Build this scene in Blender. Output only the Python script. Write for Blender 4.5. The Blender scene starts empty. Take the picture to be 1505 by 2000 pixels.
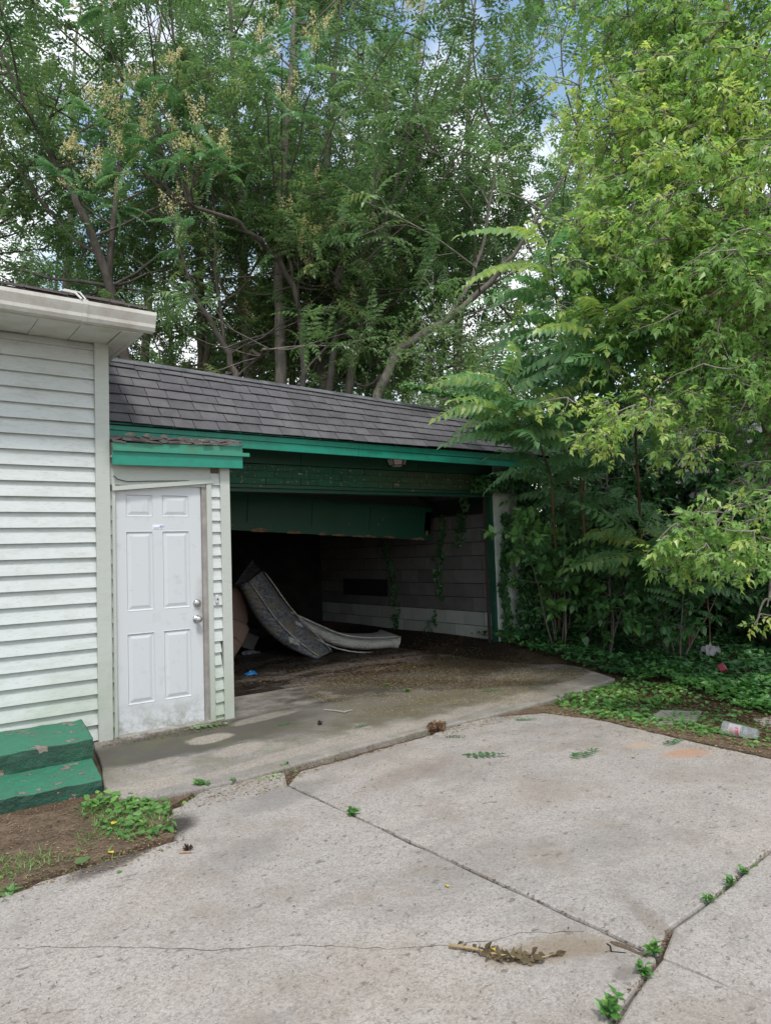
import bpy, math, random
import numpy as np
from mathutils import Vector

C = bpy.context.scene
COL = C.collection
RNG = np.random.default_rng(7)
random.seed(7)
R = math.radians

# ------------------------------------------------------------------ camera
F_PIX, CAM_H = 1395.0, 1.42
pitch, roll, yaw = R(3.1), R(-1.9), R(36.5)
FW = np.array([math.sin(yaw)*math.cos(pitch), math.cos(yaw)*math.cos(pitch), math.sin(pitch)])
_r0 = np.array([math.cos(yaw), -math.sin(yaw), 0.0]); _u0 = np.cross(_r0, FW)
RT = _r0*math.cos(roll) + _u0*math.sin(roll)
UP = -_r0*math.sin(roll) + _u0*math.cos(roll)
CAM = np.array([0.0, 0.0, CAM_H])
cd = bpy.data.cameras.new('camera'); cam = bpy.data.objects.new('camera', cd); COL.objects.link(cam)
cd.sensor_fit = 'VERTICAL'; cd.sensor_height = 36.0; cd.lens = F_PIX/2000*36
cd.clip_start = 0.05; cd.clip_end = 500
from mathutils import Matrix
M = Matrix(((RT[0], UP[0], -FW[0], 0), (RT[1], UP[1], -FW[1], 0), (RT[2], UP[2], -FW[2], CAM_H), (0, 0, 0, 1)))
cam.matrix_world = M
C.camera = cam

# ------------------------------------------------------------------ world, sun, exposure
SUN_EL, SUN_AZ = R(58), R(205)          # azimuth of the sun, clockwise from +Y
world = bpy.data.worlds.new('World'); C.world = world; world.use_nodes = True
wn, wl = world.node_tree.nodes, world.node_tree.links
wn.clear()
w_out = wn.new('ShaderNodeOutputWorld'); bg = wn.new('ShaderNodeBackground'); bgc = wn.new('ShaderNodeBackground')
sky = wn.new('ShaderNodeTexSky'); sky.sky_type = 'NISHITA'; sky.sun_disc = False
sky.air_density = 1.7; sky.dust_density = .6; sky.ozone_density = 1.4; sky.sun_elevation = SUN_EL; sky.sun_rotation = SUN_AZ
mixw = wn.new('ShaderNodeMixShader'); nz = wn.new('ShaderNodeTexNoise'); rp = wn.new('ShaderNodeValToRGB'); tcw = wn.new('ShaderNodeTexCoord')
nz.inputs['Scale'].default_value = 3.2; nz.inputs['Detail'].default_value = 6; nz.inputs['Roughness'].default_value = .55
rp.color_ramp.elements[0].position = .39; rp.color_ramp.elements[1].position = .55
wl.new(tcw.outputs['Generated'], nz.inputs['Vector']); wl.new(nz.outputs['Fac'], rp.inputs['Fac'])
wl.new(sky.outputs[0], bg.inputs['Color']); bg.inputs['Strength'].default_value = 0.15
bgc.inputs['Color'].default_value = (.95, .975, 1.0, 1); bgc.inputs['Strength'].default_value = 1.08
wl.new(rp.outputs[0], mixw.inputs[0]); wl.new(bg.outputs[0], mixw.inputs[1]); wl.new(bgc.outputs[0], mixw.inputs[2])
wl.new(mixw.outputs[0], w_out.inputs['Surface'])
sl = bpy.data.lights.new('sun', 'SUN'); sun = bpy.data.objects.new('sun', sl); COL.objects.link(sun)
sl.energy = 2.0; sl.angle = R(9); sl.color = (1.0, .96, .9)
sd = Vector((math.sin(SUN_AZ)*math.cos(SUN_EL), math.cos(SUN_AZ)*math.cos(SUN_EL), math.sin(SUN_EL)))
sun.rotation_euler = sd.to_track_quat('Z', 'Y').to_euler(); sun.location = sd*60
vs = C.view_settings; C.display_settings.display_device = 'sRGB'
vs.view_transform = 'Standard'; vs.look = 'None'; vs.gamma = 1; vs.use_curve_mapping = False; vs.exposure = 0.45
C.render.engine = 'CYCLES'; C.cycles.use_denoising = True
C.cycles.max_bounces = 8; C.cycles.transparent_max_bounces = 16

# ------------------------------------------------------------------ where a sight line meets a place
def ray(x, y): return (FW*F_PIX + RT*(x-752.5) - UP*(y-1000))/F_PIX
def at(x, y, D): return CAM + ray(x, y)*D
def gnd(x, y, z=0.0): d = ray(x, y); return CAM + d*((z-CAM_H)/d[2])
def pY(x, y, Y): d = ray(x, y); return CAM + d*(Y/d[1])
def pX(x, y, X): d = ray(x, y); return CAM + d*(X/d[0])

# ------------------------------------------------------------------ objects
def tag(o, label=None, cat=None, group=None, kind=None):
    if label: o['label'] = label
    if cat: o['category'] = cat
    if group: o['group'] = group
    if kind: o['kind'] = kind
    return o
ORG = {}
def thing(name, label, cat, loc=(0, 0, 0), group=None):
    o = bpy.data.objects.new(name, None); COL.objects.link(o); o.location = loc
    o.empty_display_size = .2; ORG[o.name] = np.array(loc, float)
    return tag(o, label, cat, group)
def link_mesh(name, me, mat, parent=None):
    o = bpy.data.objects.new(name, me); COL.objects.link(o)
    if mat and not me.materials: me.materials.append(mat)
    if parent is not None: o.parent = parent; ORG[o.name] = ORG.get(parent.name, np.zeros(3))
    else: ORG[o.name] = np.zeros(3)
    return o
def np_mesh(name, V, loops, totals, attrs=None, smooth=False):
    me = bpy.data.meshes.new(name)
    V = np.asarray(V, np.float32); loops = np.asarray(loops, np.int32); totals = np.asarray(totals, np.int32)
    me.vertices.add(len(V)); me.vertices.foreach_set('co', V.ravel())
    me.loops.add(len(loops)); me.loops.foreach_set('vertex_index', loops)
    me.polygons.add(len(totals)); st = np.concatenate(([0], np.cumsum(totals)[:-1])).astype(np.int32)
    me.polygons.foreach_set('loop_start', st)
    me.polygons.foreach_set('use_smooth', np.full(len(totals), smooth, bool))
    for k, a in (attrs or {}).items():
        at_ = me.attributes.new(k, 'FLOAT', 'POINT'); at_.data.foreach_set('value', np.asarray(a, np.float32))
    me.update(calc_edges=True)
    return me

class MB:
    def __init__(s): s.v = []; s.f = []
    def add(s, V, F):
        n = len(s.v); s.v += [tuple(map(float, p)) for p in V]; s.f += [tuple(i+n for i in f) for f in F]; return s
    def box(s, x0, x1, y0, y1, z0, z1):
        return s.hexa([(x0, y0, z0), (x1, y0, z0), (x1, y1, z0), (x0, y1, z0), (x0, y0, z1), (x1, y0, z1), (x1, y1, z1), (x0, y1, z1)])
    def hexa(s, P):
        return s.add(P, [(0, 3, 2, 1), (4, 5, 6, 7), (0, 1, 5, 4), (1, 2, 6, 5), (2, 3, 7, 6), (3, 0, 4, 7)])
    def prism(s, poly, a0, a1, axis=0):
        # poly: 2-D outline in the other two axes, extruded along axis
        n = len(poly)
        def mk(p, a):
            q = list(p); q.insert(axis, a); return tuple(q)
        V = [mk(p, a0) for p in poly] + [mk(p, a1) for p in poly]
        F = [tuple(range(n))[::-1], tuple(range(n, 2*n))] + [(i, (i+1) % n, (i+1) % n+n, i+n) for i in range(n)]
        return s.add(V, F)
    def tube(s, pts, rad, n=8, cap=True):
        pts = [np.array(p, float) for p in pts]
        if np.isscalar(rad): rad = [rad]*len(pts)
        V = []; prev = None
        for i, p in enumerate(pts):
            t = pts[min(i+1, len(pts)-1)] - pts[max(i-1, 0)]; t = t/(np.linalg.norm(t)+1e-9)
            if prev is None:
                a = np.array([0, 0, 1.0]) if abs(t[2]) < .9 else np.array([1.0, 0, 0])
            else: a = prev
            u = a - t*(a@t); u /= np.linalg.norm(u)+1e-9; prev = u; w = np.cross(t, u)
            for k in range(n):
                an = 2*math.pi*k/n; V.append(p+(u*math.cos(an)+w*math.sin(an))*rad[i])
        F = []
        for i in range(len(pts)-1):
            for k in range(n):
                F.append((i*n+k, i*n+(k+1) % n, (i+1)*n+(k+1) % n, (i+1)*n+k))
        if cap: F += [tuple(range(n))[::-1], tuple(range(len(V)-n, len(V)))]
        return s.add(V, F)
    def lathe(s, prof, o, ax, n=20):
        # prof: (r, h) along unit axis ax from point o
        o = np.array(o, float); ax = np.array(ax, float); ax /= np.linalg.norm(ax)
        a = np.array([0, 0, 1.0]) if abs(ax[2]) < .9 else np.array([1.0, 0, 0])
        u = a-ax*(a@ax); u /= np.linalg.norm(u); w = np.cross(ax, u); V = []
        for r_, h in prof:
            for k in range(n):
                an = 2*math.pi*k/n; V.append(o+ax*h+(u*math.cos(an)+w*math.sin(an))*r_)
        F = []
        for i in range(len(prof)-1):
            for k in range(n): F.append((i*n+k, i*n+(k+1) % n, (i+1)*n+(k+1) % n, (i+1)*n+k))
        if prof[0][0] > 1e-6: F.append(tuple(range(n))[::-1])
        if prof[-1][0] > 1e-6: F.append(tuple(range(len(V)-n, len(V))))
        return s.add(V, F)
    def mesh(s, name, smooth=False, off=None):
        me = bpy.data.meshes.new(name); v = s.v
        if off is not None: v = [tuple(np.array(p)-off) for p in v]
        me.from_pydata(v, [], s.f); me.validate()
        if smooth: me.polygons.foreach_set('use_smooth', [True]*len(me.polygons))
        me.update(); return me
    def build(s, name, mat, parent=None, smooth=False, bevel=0, subd=0, kind=None):
        off = ORG.get(parent.name, np.zeros(3)) if parent is not None else None
        o = link_mesh(name, s.mesh(name, smooth, off), mat, parent)
        if bevel:
            b = o.modifiers.new('bevel', 'BEVEL'); b.width = bevel; b.segments = 2; b.limit_method = 'ANGLE'; b.angle_limit = R(35)
        if subd:
            b = o.modifiers.new('subd', 'SUBSURF'); b.levels = b.render_levels = subd
        if kind: o['kind'] = kind
        return o
def copy_of(o, loc=None, parent=None, rot=None, scale=None):
    c = o.copy(); COL.objects.link(c)
    if parent is not None: c.parent = parent
    if loc is not None: c.location = loc
    if rot is not None: c.rotation_euler = rot
    if scale is not None: c.scale = scale
    return c

# ------------------------------------------------------------------ materials
def s2l(r, g, b):
    f = lambda c: ((c/255+.055)/1.055)**2.4 if c/255 > .04045 else c/255/12.92
    return (f(r), f(g), f(b), 1)
class Mat:
    def __init__(s, name, rough=.6, spec=.5):
        s.m = bpy.data.materials.new(name); s.m.use_nodes = True; s.n = s.m.node_tree.nodes; s.l = s.m.node_tree.links
        s.b = s.n['Principled BSDF']; s.b.inputs['Roughness'].default_value = rough; s.b.inputs['Specular IOR Level'].default_value = spec
        s.tc = s.n.new('ShaderNodeTexCoord'); s.geo = s.n.new('ShaderNodeNewGeometry')
        s.pos = s.geo.outputs['Position']
    def new(s, t): return s.n.new('ShaderNode'+t)
    def set(s, sock, v):
        if isinstance(v, (int, float)): sock.default_value = (v, v, v, 1) if sock.type == 'RGBA' else v
        elif isinstance(v, tuple): sock.default_value = v
        else: s.l.new(v, sock)
    def mapped(s, scale=(1, 1, 1), src=None):
        m = s.new('Mapping'); m.inputs['Scale'].default_value = scale; s.l.new(src or s.pos, m.inputs['Vector']); return m.outputs[0]
    def noise(s, scale, detail=4, rough=.55, vec=None, dist=0.0):
        n = s.new('TexNoise'); n.inputs['Scale'].default_value = scale; n.inputs['Detail'].default_value = detail
        n.inputs['Roughness'].default_value = rough; n.inputs['Distortion'].default_value = dist
        s.l.new(vec or s.pos, n.inputs['Vector']); return n.outputs['Fac']
    def voro(s, scale, vec=None, feature='F1', out='Distance', rnd=1.0):
        n = s.new('TexVoronoi'); n.feature = feature; n.inputs['Scale'].default_value = scale; n.inputs['Randomness'].default_value = rnd
        s.l.new(vec or s.pos, n.inputs['Vector']); return n.outputs[out]
    def ramp(s, fac, *stops):
        r = s.new('ValToRGB'); s.l.new(fac, r.inputs['Fac']); e = r.color_ramp.elements
        while len(e) < len(stops): e.new(.5)
        for k, (p, c) in enumerate(stops):
            e[k].position = p; e[k].color = c if isinstance(c, tuple) else (c, c, c, 1)
        return r.outputs['Color']
    def mix(s, fac, a, b, mode='MIX'):
        m = s.new('MixRGB'); m.blend_type = mode; s.set(m.inputs[0], fac); s.set(m.inputs[1], a); s.set(m.inputs[2], b); return m.outputs[0]
    def math(s, op, a, b=0.0, clamp=False):
        m = s.new('Math'); m.operation = op; m.use_clamp = clamp; s.set(m.inputs[0], a); s.set(m.inputs[1], b); return m.outputs[0]
    def rnd(s): return s.new('ObjectInfo').outputs['Random']
    def sep(s):
        m = s.new('SeparateXYZ'); s.l.new(s.pos, m.inputs[0]); return m.outputs
    def bump(s, h, strength=.3, dist=.01):
        b = s.new('Bump'); b.inputs['Strength'].default_value = strength; b.inputs['Distance'].default_value = dist
        s.l.new(h, b.inputs['Height']); s.l.new(b.outputs[0], s.b.inputs['Normal']); return s
    def col(s, v): s.set(s.b.inputs['Base Color'], v); return s
    def rough(s, v): s.set(s.b.inputs['Roughness'], v); return s
    def blob(s, cx, cy, rx, ry, rot=0.0, soft=.35, warp=None, wamt=.5):
        # a stain or painted-shade patch of its own shape on the ground, centre and size in metres: 1 inside, 0 outside
        m = s.new('Mapping'); m.vector_type = 'TEXTURE'; m.inputs['Location'].default_value = (cx, cy, 0)
        m.inputs['Rotation'].default_value = (0, 0, rot); m.inputs['Scale'].default_value = (rx, ry, 1e4)
        s.l.new(s.pos, m.inputs['Vector'])
        l = s.new('VectorMath'); l.operation = 'LENGTH'; s.l.new(m.outputs[0], l.inputs[0]); d = l.outputs['Value']
        if warp is not None: d = s.math('ADD', d, s.math('MULTIPLY', s.math('SUBTRACT', warp, .5), wamt))
        r = s.new('MapRange'); r.interpolation_type = 'SMOOTHSTEP'; s.l.new(d, r.inputs[0])
        r.inputs[1].default_value = 1+soft*.5; r.inputs[2].default_value = 1-soft*.5; r.inputs[3].default_value = 0; r.inputs[4].default_value = 1
        return r.outputs[0]

def m_siding(name='siding_paint', dirt=1.0, base=(.545, .575, .57, 1)):
    m = Mat(name, .45, .4)
    grain = m.noise(9, 6, .65, m.mapped((1.2, 1.2, 26)))
    scuff = m.noise(3.2, 5, .7, m.mapped((1, 1, 4.5)))
    z = m.sep()[2]
    low = m.new('MapRange'); m.l.new(z, low.inputs[0]); low.inputs[1].default_value = .75; low.inputs[2].default_value = -.05
    big = m.noise(2.3, 4, .6)
    lowm = m.math('MULTIPLY', low.outputs[0], m.ramp(big, (.35, 0.0), (.62, 1.0)))
    c = m.mix(m.math('MULTIPLY', m.ramp(scuff, (.48, 0.0), (.66, 1.0)), .40*dirt), base, (.36, .38, .34, 1))
    c = m.mix(m.math('MULTIPLY', m.ramp(m.noise(16, 6, .75, m.mapped((1, 1, 7))), (.54, 0.0), (.64, 1.0)), .5*dirt), c, (.30, .33, .27, 1))
    c = m.mix(m.math('MULTIPLY', lowm, .75*dirt), c, (.24, .30, .18, 1))
    m.col(c); m.bump(grain, .18, .004); return m.m
def m_paint(name, base, dirtc=(.08, .07, .05, 1), wear=.4, rough=.45, chips=None, scale=6):
    m = Mat(name, rough, .4)
    n1 = m.noise(scale, 6, .7); n2 = m.noise(scale*5, 5, .7)
    c = m.mix(m.math('MULTIPLY', m.ramp(n1, (.42, 0.0), (.75, 1.0)), wear), base, dirtc)
    h = n2
    if chips:
        ch = m.ramp(m.math('ADD', m.math('MULTIPLY', m.noise(scale*2.4, 7, .6), .75), m.math('MULTIPLY', n2, .25)), (chips[1], 0.0), (chips[1]+.012, 1.0))
        c = m.mix(ch, c, m.mix(n2, chips[0], (.10, .08, .06, 1))); h = m.math('SUBTRACT', n2, m.math('MULTIPLY', ch, 2.0))
    m.col(c); m.bump(h, .25, .003); return m.m

def concrete(name, kind):
    m = Mat(name, .88, .25)
    big = m.noise(.8, 5, .6); mid = m.noise(5.5, 6, .7); fine = m.noise(150, 3, .7)
    agg = m.voro(105, out='Color'); sep = m.new('SeparateColor'); m.l.new(agg, sep.inputs[0]); aggv = sep.outputs[0]
    agg2 = m.voro(230, out='Color'); sep2 = m.new('SeparateColor'); m.l.new(agg2, sep2.inputs[0]); aggw = sep2.outputs[1]
    warm = (.44, .39, .35, 1); cool = (.385, .36, .345, 1)
    c = m.mix(m.ramp(big, (.35, 0.0), (.65, 1.0)), warm, cool)
    c = m.mix(m.math('MULTIPLY', m.ramp(mid, (.4, 0.0), (.7, 1.0)), .32), c, (.20, .18, .16, 1))
    c = m.mix(m.ramp(aggv, (.0, .0), (.5, .16), (1.0, .65)), c, (.12, .105, .095, 1))
    c = m.mix(m.ramp(aggw, (.75, 0.0), (1.0, .55)), c, (.62, .58, .53, 1))
    c = m.mix(.35, c, m.ramp(fine, (.25, (.10, .09, .08, 1)), (.75, (.52, .48, .44, 1))))
    w = m.noise(4, 5, .65)
    pit = m.ramp(m.math('ADD', m.noise(17, 5, .6, m.mapped((1, 1.6, 1))), m.math('MULTIPLY', m.math('SUBTRACT', mid, .5), .25)), (.64, 0.0), (.67, 1.0))
    c = m.mix(m.math('MULTIPLY', pit, .6), c, (.09, .07, .055, 1))
    vs_ = m.voro(7.0, m.mapped((1, 1.3, 1))); vd = m.math('ADD', vs_, m.math('MULTIPLY', m.math('SUBTRACT', m.noise(30, 4, .7), .5), .16))
    c = m.mix(m.math('MULTIPLY', m.ramp(vd, (.05, 1.0), (.10, 0.0)), .6), c, (.06, .045, .035, 1))
    vs2 = m.voro(19.0); c = m.mix(m.math('MULTIPLY', m.ramp(m.math('ADD', vs2, m.math('MULTIPLY', m.math('SUBTRACT', m.noise(50, 4, .7), .5), .2)), (.04, 1.0), (.09, 0.0)), .45), c, (.08, .06, .045, 1))
    if kind == 'drive':
        c = m.mix(m.math('MULTIPLY', m.ramp(m.noise(1.1, 6, .7), (.46, 0.0), (.62, 1.0)), .28), c, (.22, .19, .16, 1))
        c = m.mix(m.math('MULTIPLY', m.ramp(m.noise(.6, 7, .75, m.mapped((1, 2.2, 1)), .6), (.50, 0.0), (.60, 1.0)), .35), c, (.17, .16, .15, 1))
        c = m.mix(m.math('MULTIPLY', m.ramp(m.noise(2.2, 6, .7), (.5, 0.0), (.72, 1.0)), .35), c, (.21, .165, .12, 1))
        for (px, py, rx, ry, rot, col, amt) in (
                (1335, 1478, .17, .10, -.3, (.42, .21, .11, 1), .6), (1245, 1462, .10, .05, -.3, (.44, .30, .18, 1), .6),
                (300, 1640, .30, .13, .5, (.04, .035, .033, 1), .95), (250, 1672, .32, .10, .5, (.05, .042, .04, 1), .8),
                (560, 1560, .34, .14, .3, (.17, .16, .155, 1), .5), (800, 1520, .5, .12, .2, (.20, .15, .12, 1), .35), (700, 1490, .4, .12, 0, (.2, .19, .18, 1), .3),
                (1070, 1868, .22, .07, -.4, (.20, .15, .09, 1), .55), (1220, 1915, .05, .03, 0, (.16, .14, .13, 1), .6),
                (1270, 1810, .05, .16, -.5, (.17, .14, .11, 1), .45), (480, 1680, .3, .12, .4, (.2, .19, .18, 1), .3)):
            q = gnd(px, py, -.045)
            c = m.mix(m.math('MULTIPLY', m.blob(q[0], q[1], rx, ry, rot, .9 if amt < .78 else .6, w, 1.8 if amt < .78 else .8), amt), c, col)
    else:
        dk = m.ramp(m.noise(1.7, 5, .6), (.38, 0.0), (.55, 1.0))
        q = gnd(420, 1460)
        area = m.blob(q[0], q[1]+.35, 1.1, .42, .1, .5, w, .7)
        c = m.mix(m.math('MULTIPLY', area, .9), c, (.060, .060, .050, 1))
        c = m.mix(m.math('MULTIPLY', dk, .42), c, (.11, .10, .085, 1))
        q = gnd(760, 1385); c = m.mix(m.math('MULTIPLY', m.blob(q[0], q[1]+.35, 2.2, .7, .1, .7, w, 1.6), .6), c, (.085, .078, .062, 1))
        mo = m.ramp(m.noise(2.6, 6, .65), (.48, 0.0), (.62, 1.0))
        c = m.mix(m.math('MULTIPLY', mo, .38), c, (.13, .13, .065, 1))
        for (px, py, rx, ry, rot, amt) in ((408, 1443, .20, .12, .1, .85), (468, 1463, .22, .13, .35, .8), (315, 1488, .16, .07, .2, .5), (285, 1535, .30, .12, 0, .85),
                                       (620, 1365, .30, .12, .2, .4), (700, 1345, .3, .1, .2, .45), (1060, 1350, .7, .15, .2, .7), (600, 1462, .9, .09, .15, .7), (850, 1405, 1.0, .10, .12, .7), (520, 1400, .35, .10, .2, .5), (760, 1425, .3, .08, .2, .5), (875, 1372, .18, .05, .1, .6)):
            q = gnd(px, py); c = m.mix(m.math('MULTIPLY', m.blob(q[0], q[1], rx, ry, rot, .3, w, 1.1), amt), c, m.mix(aggv, (.40, .35, .30, 1), (.22, .20, .175, 1)))
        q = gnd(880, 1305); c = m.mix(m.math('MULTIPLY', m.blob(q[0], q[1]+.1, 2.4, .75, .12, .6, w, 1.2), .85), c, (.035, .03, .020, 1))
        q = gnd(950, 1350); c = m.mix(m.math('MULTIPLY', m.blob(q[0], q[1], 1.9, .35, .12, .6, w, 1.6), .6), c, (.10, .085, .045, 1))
    m.col(c); m.bump(m.math('ADD', m.math('MULTIPLY', aggv, .6), m.math('MULTIPLY', fine, .6)), .55, .0035)
    return m.m

def m_soil(name, a, b):
    m = Mat(name, .95, .15); n = m.noise(9, 7, .75); n2 = m.noise(90, 4, .8)
    c = m.mix(.5, m.ramp(n, (.3, a), (.7, b)), m.ramp(n2, (.3, (.03, .02, .013, 1)), (.75, (.24, .17, .11, 1))))
    c = m.mix(m.math('MULTIPLY', m.blob(5.9, 8.2, 2.2, 2.3, 0, .5, n, .8), .9), c, (.010, .008, .006, 1)); m.col(c)  # near-black blob paints the garage bay's shade into the soil colour
    m.bump(n2, .8, .015); return m.m

def m_leaf(name, dark, light, tip=None, trans=.35, rough=.36, spec=.55):
    m = Mat(name, rough, spec)
    a = m.new('Attribute'); a.attribute_name = 'rnd'; f = a.outputs['Fac']
    st = [(0.0, dark), (.75, light)] + ([(.97, tip)] if tip else [])
    c = m.ramp(f, *st); m.col(c)
    tr = m.new('BsdfTranslucent'); hs = m.new('HueSaturation'); hs.inputs['Value'].default_value = 1.5; hs.inputs['Saturation'].default_value = 1.1
    m.l.new(c, hs.inputs['Color']); m.l.new(hs.outputs[0], tr.inputs['Color'])
    mx = m.new('MixShader'); mx.inputs[0].default_value = trans
    out = m.n['Material Output']; m.l.new(m.b.outputs[0], mx.inputs[1]); m.l.new(tr.outputs[0], mx.inputs[2]); m.l.new(mx.outputs[0], out.inputs['Surface'])
    return m.m
def m_simple(name, c, rough=.6, spec=.4, var=.15, scale=30, metal=0.0, bump=.1):
    m = Mat(name, rough, spec); n = m.noise(scale, 5, .65); d = tuple(v*(1-var*2) for v in c[:3])+(1,)
    m.col(m.mix(m.ramp(n, (.35, 0.0), (.7, 1.0)), c, d)); m.b.inputs['Metallic'].default_value = metal
    if bump: m.bump(n, bump, .004)
    return m.m
def m_bark(name, a, b):
    m = Mat(name, .9, .2); n = m.noise(14, 6, .7, m.mapped((1, 1, .18))); n2 = m.noise(3, 4, .6)
    m.col(m.mix(m.ramp(n2, (.35, 0.0), (.65, .6)), m.ramp(n, (.3, a), (.7, b)), tuple(v*.6 for v in a[:3])+(1,))); m.bump(n, .6, .02); return m.m

MT = dict(
    siding=m_siding(), trim=m_siding('trim_paint', .6, (.46, .485, .45, 1)),
    fascia=m_paint('teal_green_paint', (.016, .235, .165, 1), (.02, .09, .062, 1), .5, .42, ((.42, .38, .3, 1), .735)),
    fascia_worn=m_paint('worn_teal_paint', (.04, .25, .17, 1), (.09, .14, .07, 1), .75, .5, ((.45, .5, .42, 1), .64), 9),
    dkgreen=m_paint('dark_green_paint', (.010, .062, .038, 1), (.02, .03, .02, 1), .5, .5, ((.30, .24, .16, 1), .655), 5),
    doorgreen=m_paint('garage_door_green_paint', (.014, .080, .052, 1), (.015, .025, .02, 1), .3, .42, ((.26, .20, .14, 1), .70), 4),
    gutter=m_paint('gutter_white_paint', (.60, .59, .55, 1), (.30, .22, .15, 1), .65, .35, None, 4),
    soffit=m_paint('soffit_white_paint', (.62, .62, .57, 1), (.34, .28, .20, 1), .45, .5, None, 7),
    black=m_simple('dark_gap', (.008, .008, .008, 1), .8), wood=m_simple('weathered_wood', (.22, .17, .13, 1), .85, .2, .3, 12),
    chrome=m_simple('satin_nickel', (.55, .55, .57, 1), .28, .5, .05, 20, 1.0, 0), alu=m_simple('aluminium_sill', (.50, .47, .42, 1), .5, .5, .25, 14, .3),
    glass_pane=m_simple('lamp_glass', (.55, .48, .44, 1), .3, .5, .1), iron=m_simple('black_iron', (.012, .010, .009, 1), .5),
)
DY_ = 5.982
def m_door():
    m = Mat('white_door_paint', .38, .45); z = m.sep()[2]
    low = m.new('MapRange'); m.l.new(z, low.inputs[0]); low.inputs[1].default_value = .30; low.inputs[2].default_value = .0
    sp = m.ramp(m.noise(11, 6, .75), (.42, 0.0), (.62, 1.0))
    c = m.mix(m.math('MULTIPLY', m.math('MULTIPLY', low.outputs[0], sp), .75), (.555, .575, .60, 1), (.17, .17, .11, 1))
    c = m.mix(m.math('MULTIPLY', m.ramp(m.noise(7, 7, .8), (.56, 0.0), (.68, 1.0)), .35), c, (.32, .30, .27, 1))
    q = pY(392, 1190, DY_); mm = m.new('Mapping'); mm.vector_type = 'TEXTURE'; mm.inputs['Location'].default_value = tuple(q); mm.inputs['Scale'].default_value = (.07, 9, .34); m.l.new(m.pos, mm.inputs['Vector'])
    ln = m.new('VectorMath'); ln.operation = 'LENGTH'; m.l.new(mm.outputs[0], ln.inputs[0]); hand = m.math('MULTIPLY', m.math('SUBTRACT', 1.0, ln.outputs['Value'], True), m.ramp(m.noise(9, 5, .7), (.3, .2), (.6, 1.0)))
    c = m.mix(m.math('MULTIPLY', hand, .8), c, (.24, .20, .15, 1))
    m.col(c); m.bump(m.noise(60, 3), .05, .002); return m.m
MT['door'] = m_door()
def m_shingle(name, a, b):
    m = Mat(name, .92, .2); g = m.voro(420, out='Color'); sp = m.new('SeparateColor'); m.l.new(g, sp.inputs[0])
    c = m.mix(m.rnd(), a, b); c = m.mix(m.ramp(sp.outputs[0], (0.0, 0.0), (1.0, .4)), c, (.16, .15, .155, 1))
    c = m.mix(m.math('MULTIPLY', m.ramp(m.noise(3, 6, .7), (.45, 0.0), (.75, 1.0)), .5), c, (.20, .195, .20, 1))
    c = m.mix(m.math('MULTIPLY', m.ramp(m.noise(9, 5, .7), (.5, 0.0), (.8, 1.0)), .4), c, (.05, .045, .045, 1))
    m.col(c); m.bump(sp.outputs[0], .4, .004); return m.m
MT['shingle'] = m_shingle('asphalt_shingle', (.066, .064, .070, 1), (.108, .103, .112, 1))
MT['old_shingle'] = m_shingle('weathered_shingle', (.07, .055, .05, 1), (.13, .11, .10, 1))
def m_block(name, base, dark):
    m = Mat(name, .92, .15); r = m.rnd(); n = m.noise(5, 6, .7); n2 = m.noise(80, 3, .7)
    c = m.mix(r, base, tuple(v*.72 for v in base[:3])+(1,)); c = m.mix(m.math('MULTIPLY', m.ramp(n, (.45, 0.0), (.8, 1.0)), .6), c, dark)
    m.col(c); m.bump(n2, .5, .004); return m.m
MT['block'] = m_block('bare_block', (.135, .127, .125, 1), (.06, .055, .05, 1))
MT['block_white'] = m_block('whitewashed_block', (.34, .35, .33, 1), (.24, .25, .2, 1))
MT['pier'] = m_block('painted_pier_block', (.56, .61, .59, 1), (.20, .23, .17, 1))
def m_brick():
    m = Mat('green_painted_brick', .6, .3); r = m.rnd(); n = m.noise(14, 6, .7); z = m.sep()
    c = m.mix(r, (.012, .082, .045, 1), (.015, .062, .036, 1))
    moss = m.new('MapRange'); m.l.new(z[0], moss.inputs[0]); moss.inputs[1].default_value = 4.4; moss.inputs[2].default_value = 5.6
    c = m.mix(m.math('MULTIPLY', moss.outputs[0], .7), c, (.06, .065, .035, 1))
    ch = m.ramp(m.noise(22, 6, .65), (.60, 0.0), (.62, .9)); c = m.mix(ch, c, (.26, .20, .14, 1))
    m.col(c); m.bump(n, .5, .005); return m.m
MT['brick'] = m_brick()
MT['mortar'] = m_simple('mortar', (.022, .06, .038, 1), .95, .1, .3)
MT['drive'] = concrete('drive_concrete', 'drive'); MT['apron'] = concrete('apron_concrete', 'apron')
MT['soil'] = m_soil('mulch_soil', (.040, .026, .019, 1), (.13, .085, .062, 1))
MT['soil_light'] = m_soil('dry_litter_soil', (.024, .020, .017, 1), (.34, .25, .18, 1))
MT['bark'] = m_bark('grey_bark', (.16, .14, .12, 1), (.36, .32, .28, 1))
MT['bark_dark'] = m_bark('dark_bark', (.09, .078, .07, 1), (.22, .19, .17, 1))
MT['bark_red'] = m_bark('tan_bark', (.13, .08, .055, 1), (.26, .17, .12, 1))
MT['leaf_back'] = m_leaf('ailanthus_leaf', (.075, .155, .060, 1), (.19, .30, .115, 1), (.33, .41, .14, 1), .47)
MT['leaf_back2'] = m_leaf('far_leaf', (.12, .21, .075, 1), (.22, .34, .13, 1), (.30, .40, .16, 1), .48)
MT['leaf_sap'] = m_leaf('sapling_leaf', (.065, .155, .06, 1), (.15, .30, .125, 1), (.32, .42, .11, 1), .42)
MT['leaf_elder'] = m_leaf('box_elder_leaf', (.11, .24, .06, 1), (.27, .43, .12, 1), (.48, .56, .16, 1), .48)
MT['leaf_shrub'] = m_leaf('shrub_leaf', (.040, .11, .040, 1), (.10, .23, .08, 1), (.18, .36, .10, 1), .38)
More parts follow.
